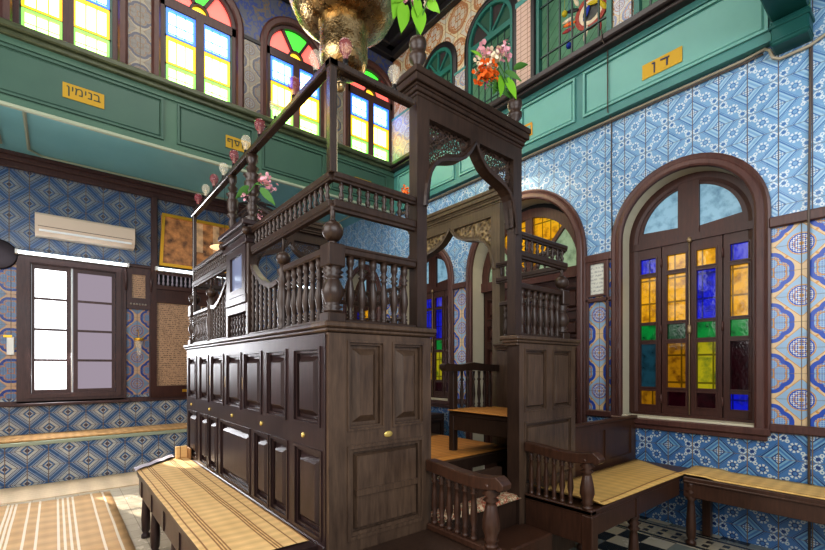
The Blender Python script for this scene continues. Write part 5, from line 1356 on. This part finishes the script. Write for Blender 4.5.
def plaque(mp, u, v_, w_, h_, txt, size, label, m1, m2, level):
    r = thing('name_plaque', mp(u, v_-h_/2, level), label, 'plaque')
    MB().plate(rect(u-w_/2, u+w_/2, v_-h_/2, v_+h_/2), [], mp, level, level+.006).build('painted_field', m1, r)
    if txt: text_mesh(txt, size, mp, u, v_, level+.007, r, m2)
    return r
plaque(mpfar, .225, 4.17, .34, .15, 'ןימינב', .12, 'ochre plaque with a dark Hebrew name at the left of the green far fascia', 'yellow_dim', 'ink_dim', .013)
pe = plaque(mpfar, 1.76, 4.17, .30, .15, '', .12, 'ochre name plaque on the far fascia partly hidden by the bulb row', 'yellow_dim', 'ink_dim', .013)
plaque(mpfar, 3.6, 4.17, .30, .15, '', .12, 'ochre name plaque on the far fascia behind the front frieze', 'yellow_dim', 'ink_dim', .013)
dan = plaque(mpr, -1.58, 4.11, .33, .135, '', .13, 'yellow plaque with two blue Hebrew letters on the right teal fascia', 'yellow', 'ink', .013)
def stroke_letter(polys, u, v_, k, name, mat, parent, w=.021, mp=None):
    m = MB()
    for q in polys: m.plate([(u+x*k, v_+y*k) for x, y in q], [], mp or mpr, w, w+.003)
    m.build(name, mat, parent)
PE = [[(-.38, .36), (-.36, .5), (.38, .5), (.38, .36)], [(.24, .38), (.38, .38), (.36, -.75), (.24, -.75)], [(-.40, .36), (-.27, .36), (-.27, .06), (-.40, .06)], [(-.38, .0), (-.38, .12), (.0, .12), (.0, .0)]]
SA = [[(-.42, .36), (-.42, .5), (.44, .5), (.44, .36)], [(.28, .38), (.42, .38), (.26, -.2), (.12, -.3)], [(-.34, .38), (-.2, .38), (.0, -.2), (-.12, -.2)], [(-.14, -.3), (-.14, -.16), (.22, -.16), (.22, -.3)]]
VA = [[(-.16, .36), (-.16, .5), (.12, .5), (.12, .36)], [(-.02, .38), (.12, .38), (.1, -.45), (-.02, -.45)]]
YO = [[(-.16, .36), (-.16, .5), (.12, .5), (.12, .36)], [(-.02, .38), (.12, .38), (.02, .05), (-.08, .05)]]
for q_, u_ in ((PE, 1.66), (SA, 1.74), (VA, 1.805), (YO, 1.85)): stroke_letter(q_, u_, 4.17, .08, 'lettering', 'ink_dim', pe, .021, mpfar)
stroke_letter([[(-.42, .30), (-.40, .44), (.46, .38), (.46, .24), (.30, .22)], [(.18, .26), (.34, .26), (.30, -.48), (.16, -.48)]], -1.555, 4.115, .085, 'lettering', 'ink', dan)
stroke_letter([[(-.22, .32), (-.20, .46), (.16, .42), (.16, .26), (.02, .24)], [(.0, .28), (.15, .28), (.12, -.78), (.0, -.78)]], -1.645, 4.122, .075, 'lettering', 'ink', dan)
r = thing('painted_letter', (XU, 3.05, 4.1), 'single orange painted letter on the teal fascia beside the canopy finial', 'letter')
stroke_letter([[(-.45, .45), (-.30, .58), (.42, .56), (.5, .40), (.5, -.5), (-.4, -.5), (-.4, .3)]], -3.01, 4.11, .14, 'lettering', 'orange_paint', r, .015)
stroke_letter([[(-.22, .36), (.32, .36), (.32, -.32), (-.22, -.32)]], -3.01, 4.11, .14, 'letter_counter', 'teal_light', r, .017)

# ================================================================== LIGHT
w = bpy.data.worlds.new('world'); scene.world = w; w.use_nodes = True
w.node_tree.nodes['Background'].inputs[0].default_value = (.93, .95, 1, 1); w.node_tree.nodes['Background'].inputs[1].default_value = .55
def area(name, loc, target, sx, sy, e, col):
    l = bpy.data.lights.new(name, 'AREA'); l.shape = 'RECTANGLE'; l.size = sx; l.size_y = sy; l.energy = e; l.color = col
    o = bpy.data.objects.new(name, l); COL.objects.link(o); o.location = loc
    o.rotation_euler = (Vector(target)-Vector(loc)).to_track_quat('-Z', 'Y').to_euler(); return o
area('soft_fill_left', (-2.6, 2.6, 3.4), (3, 3, 1.8), 4, 3, 150, (1, .97, .93))  # added fill lamp at the open left side
area('soft_fill_back', (.2, -2.2, 3.6), (2.6, 3, 2.0), 4, 3, 150, (.92, .96, 1))  # added fill lamp behind the camera, brightens the wood
area('hall_top_fill', (1.4, 3.2, 6.5), (1.6, 3.2, 0), 3, 3, 90, (1, .95, .88))  # added overhead fill, no fixture there
area('inner_warm_glow', (3.7, 3.3, 3.7), (3.2, 3.2, 1), .8, 1.6, 14, (1, .8, .5))
area('stained_window_glow', (2.3, YU-.25, 5.1), (XU, 4.3, 4.1), 1.6, .7, 18, (1, 1, .62))
area('window_daylight', (-.03, YF-.15, 1.9), (0, 4, .6), .4, 1.5, 45, (.94, .96, 1))
s = bpy.data.lights.new('sunbeam', 'SUN'); s.energy = 15; s.angle = .01; s.color = (1, .93, .82)
so = bpy.data.objects.new('sunbeam', s); COL.objects.link(so)
so.rotation_euler = Vector((.30, -1, -.62)).to_track_quat('-Z', 'Y').to_euler()
try:
    scene.view_settings.view_transform = 'Standard'; scene.view_settings.look = 'None'; scene.view_settings.exposure = 0.30; scene.view_settings.gamma = 0.84
except Exception: pass
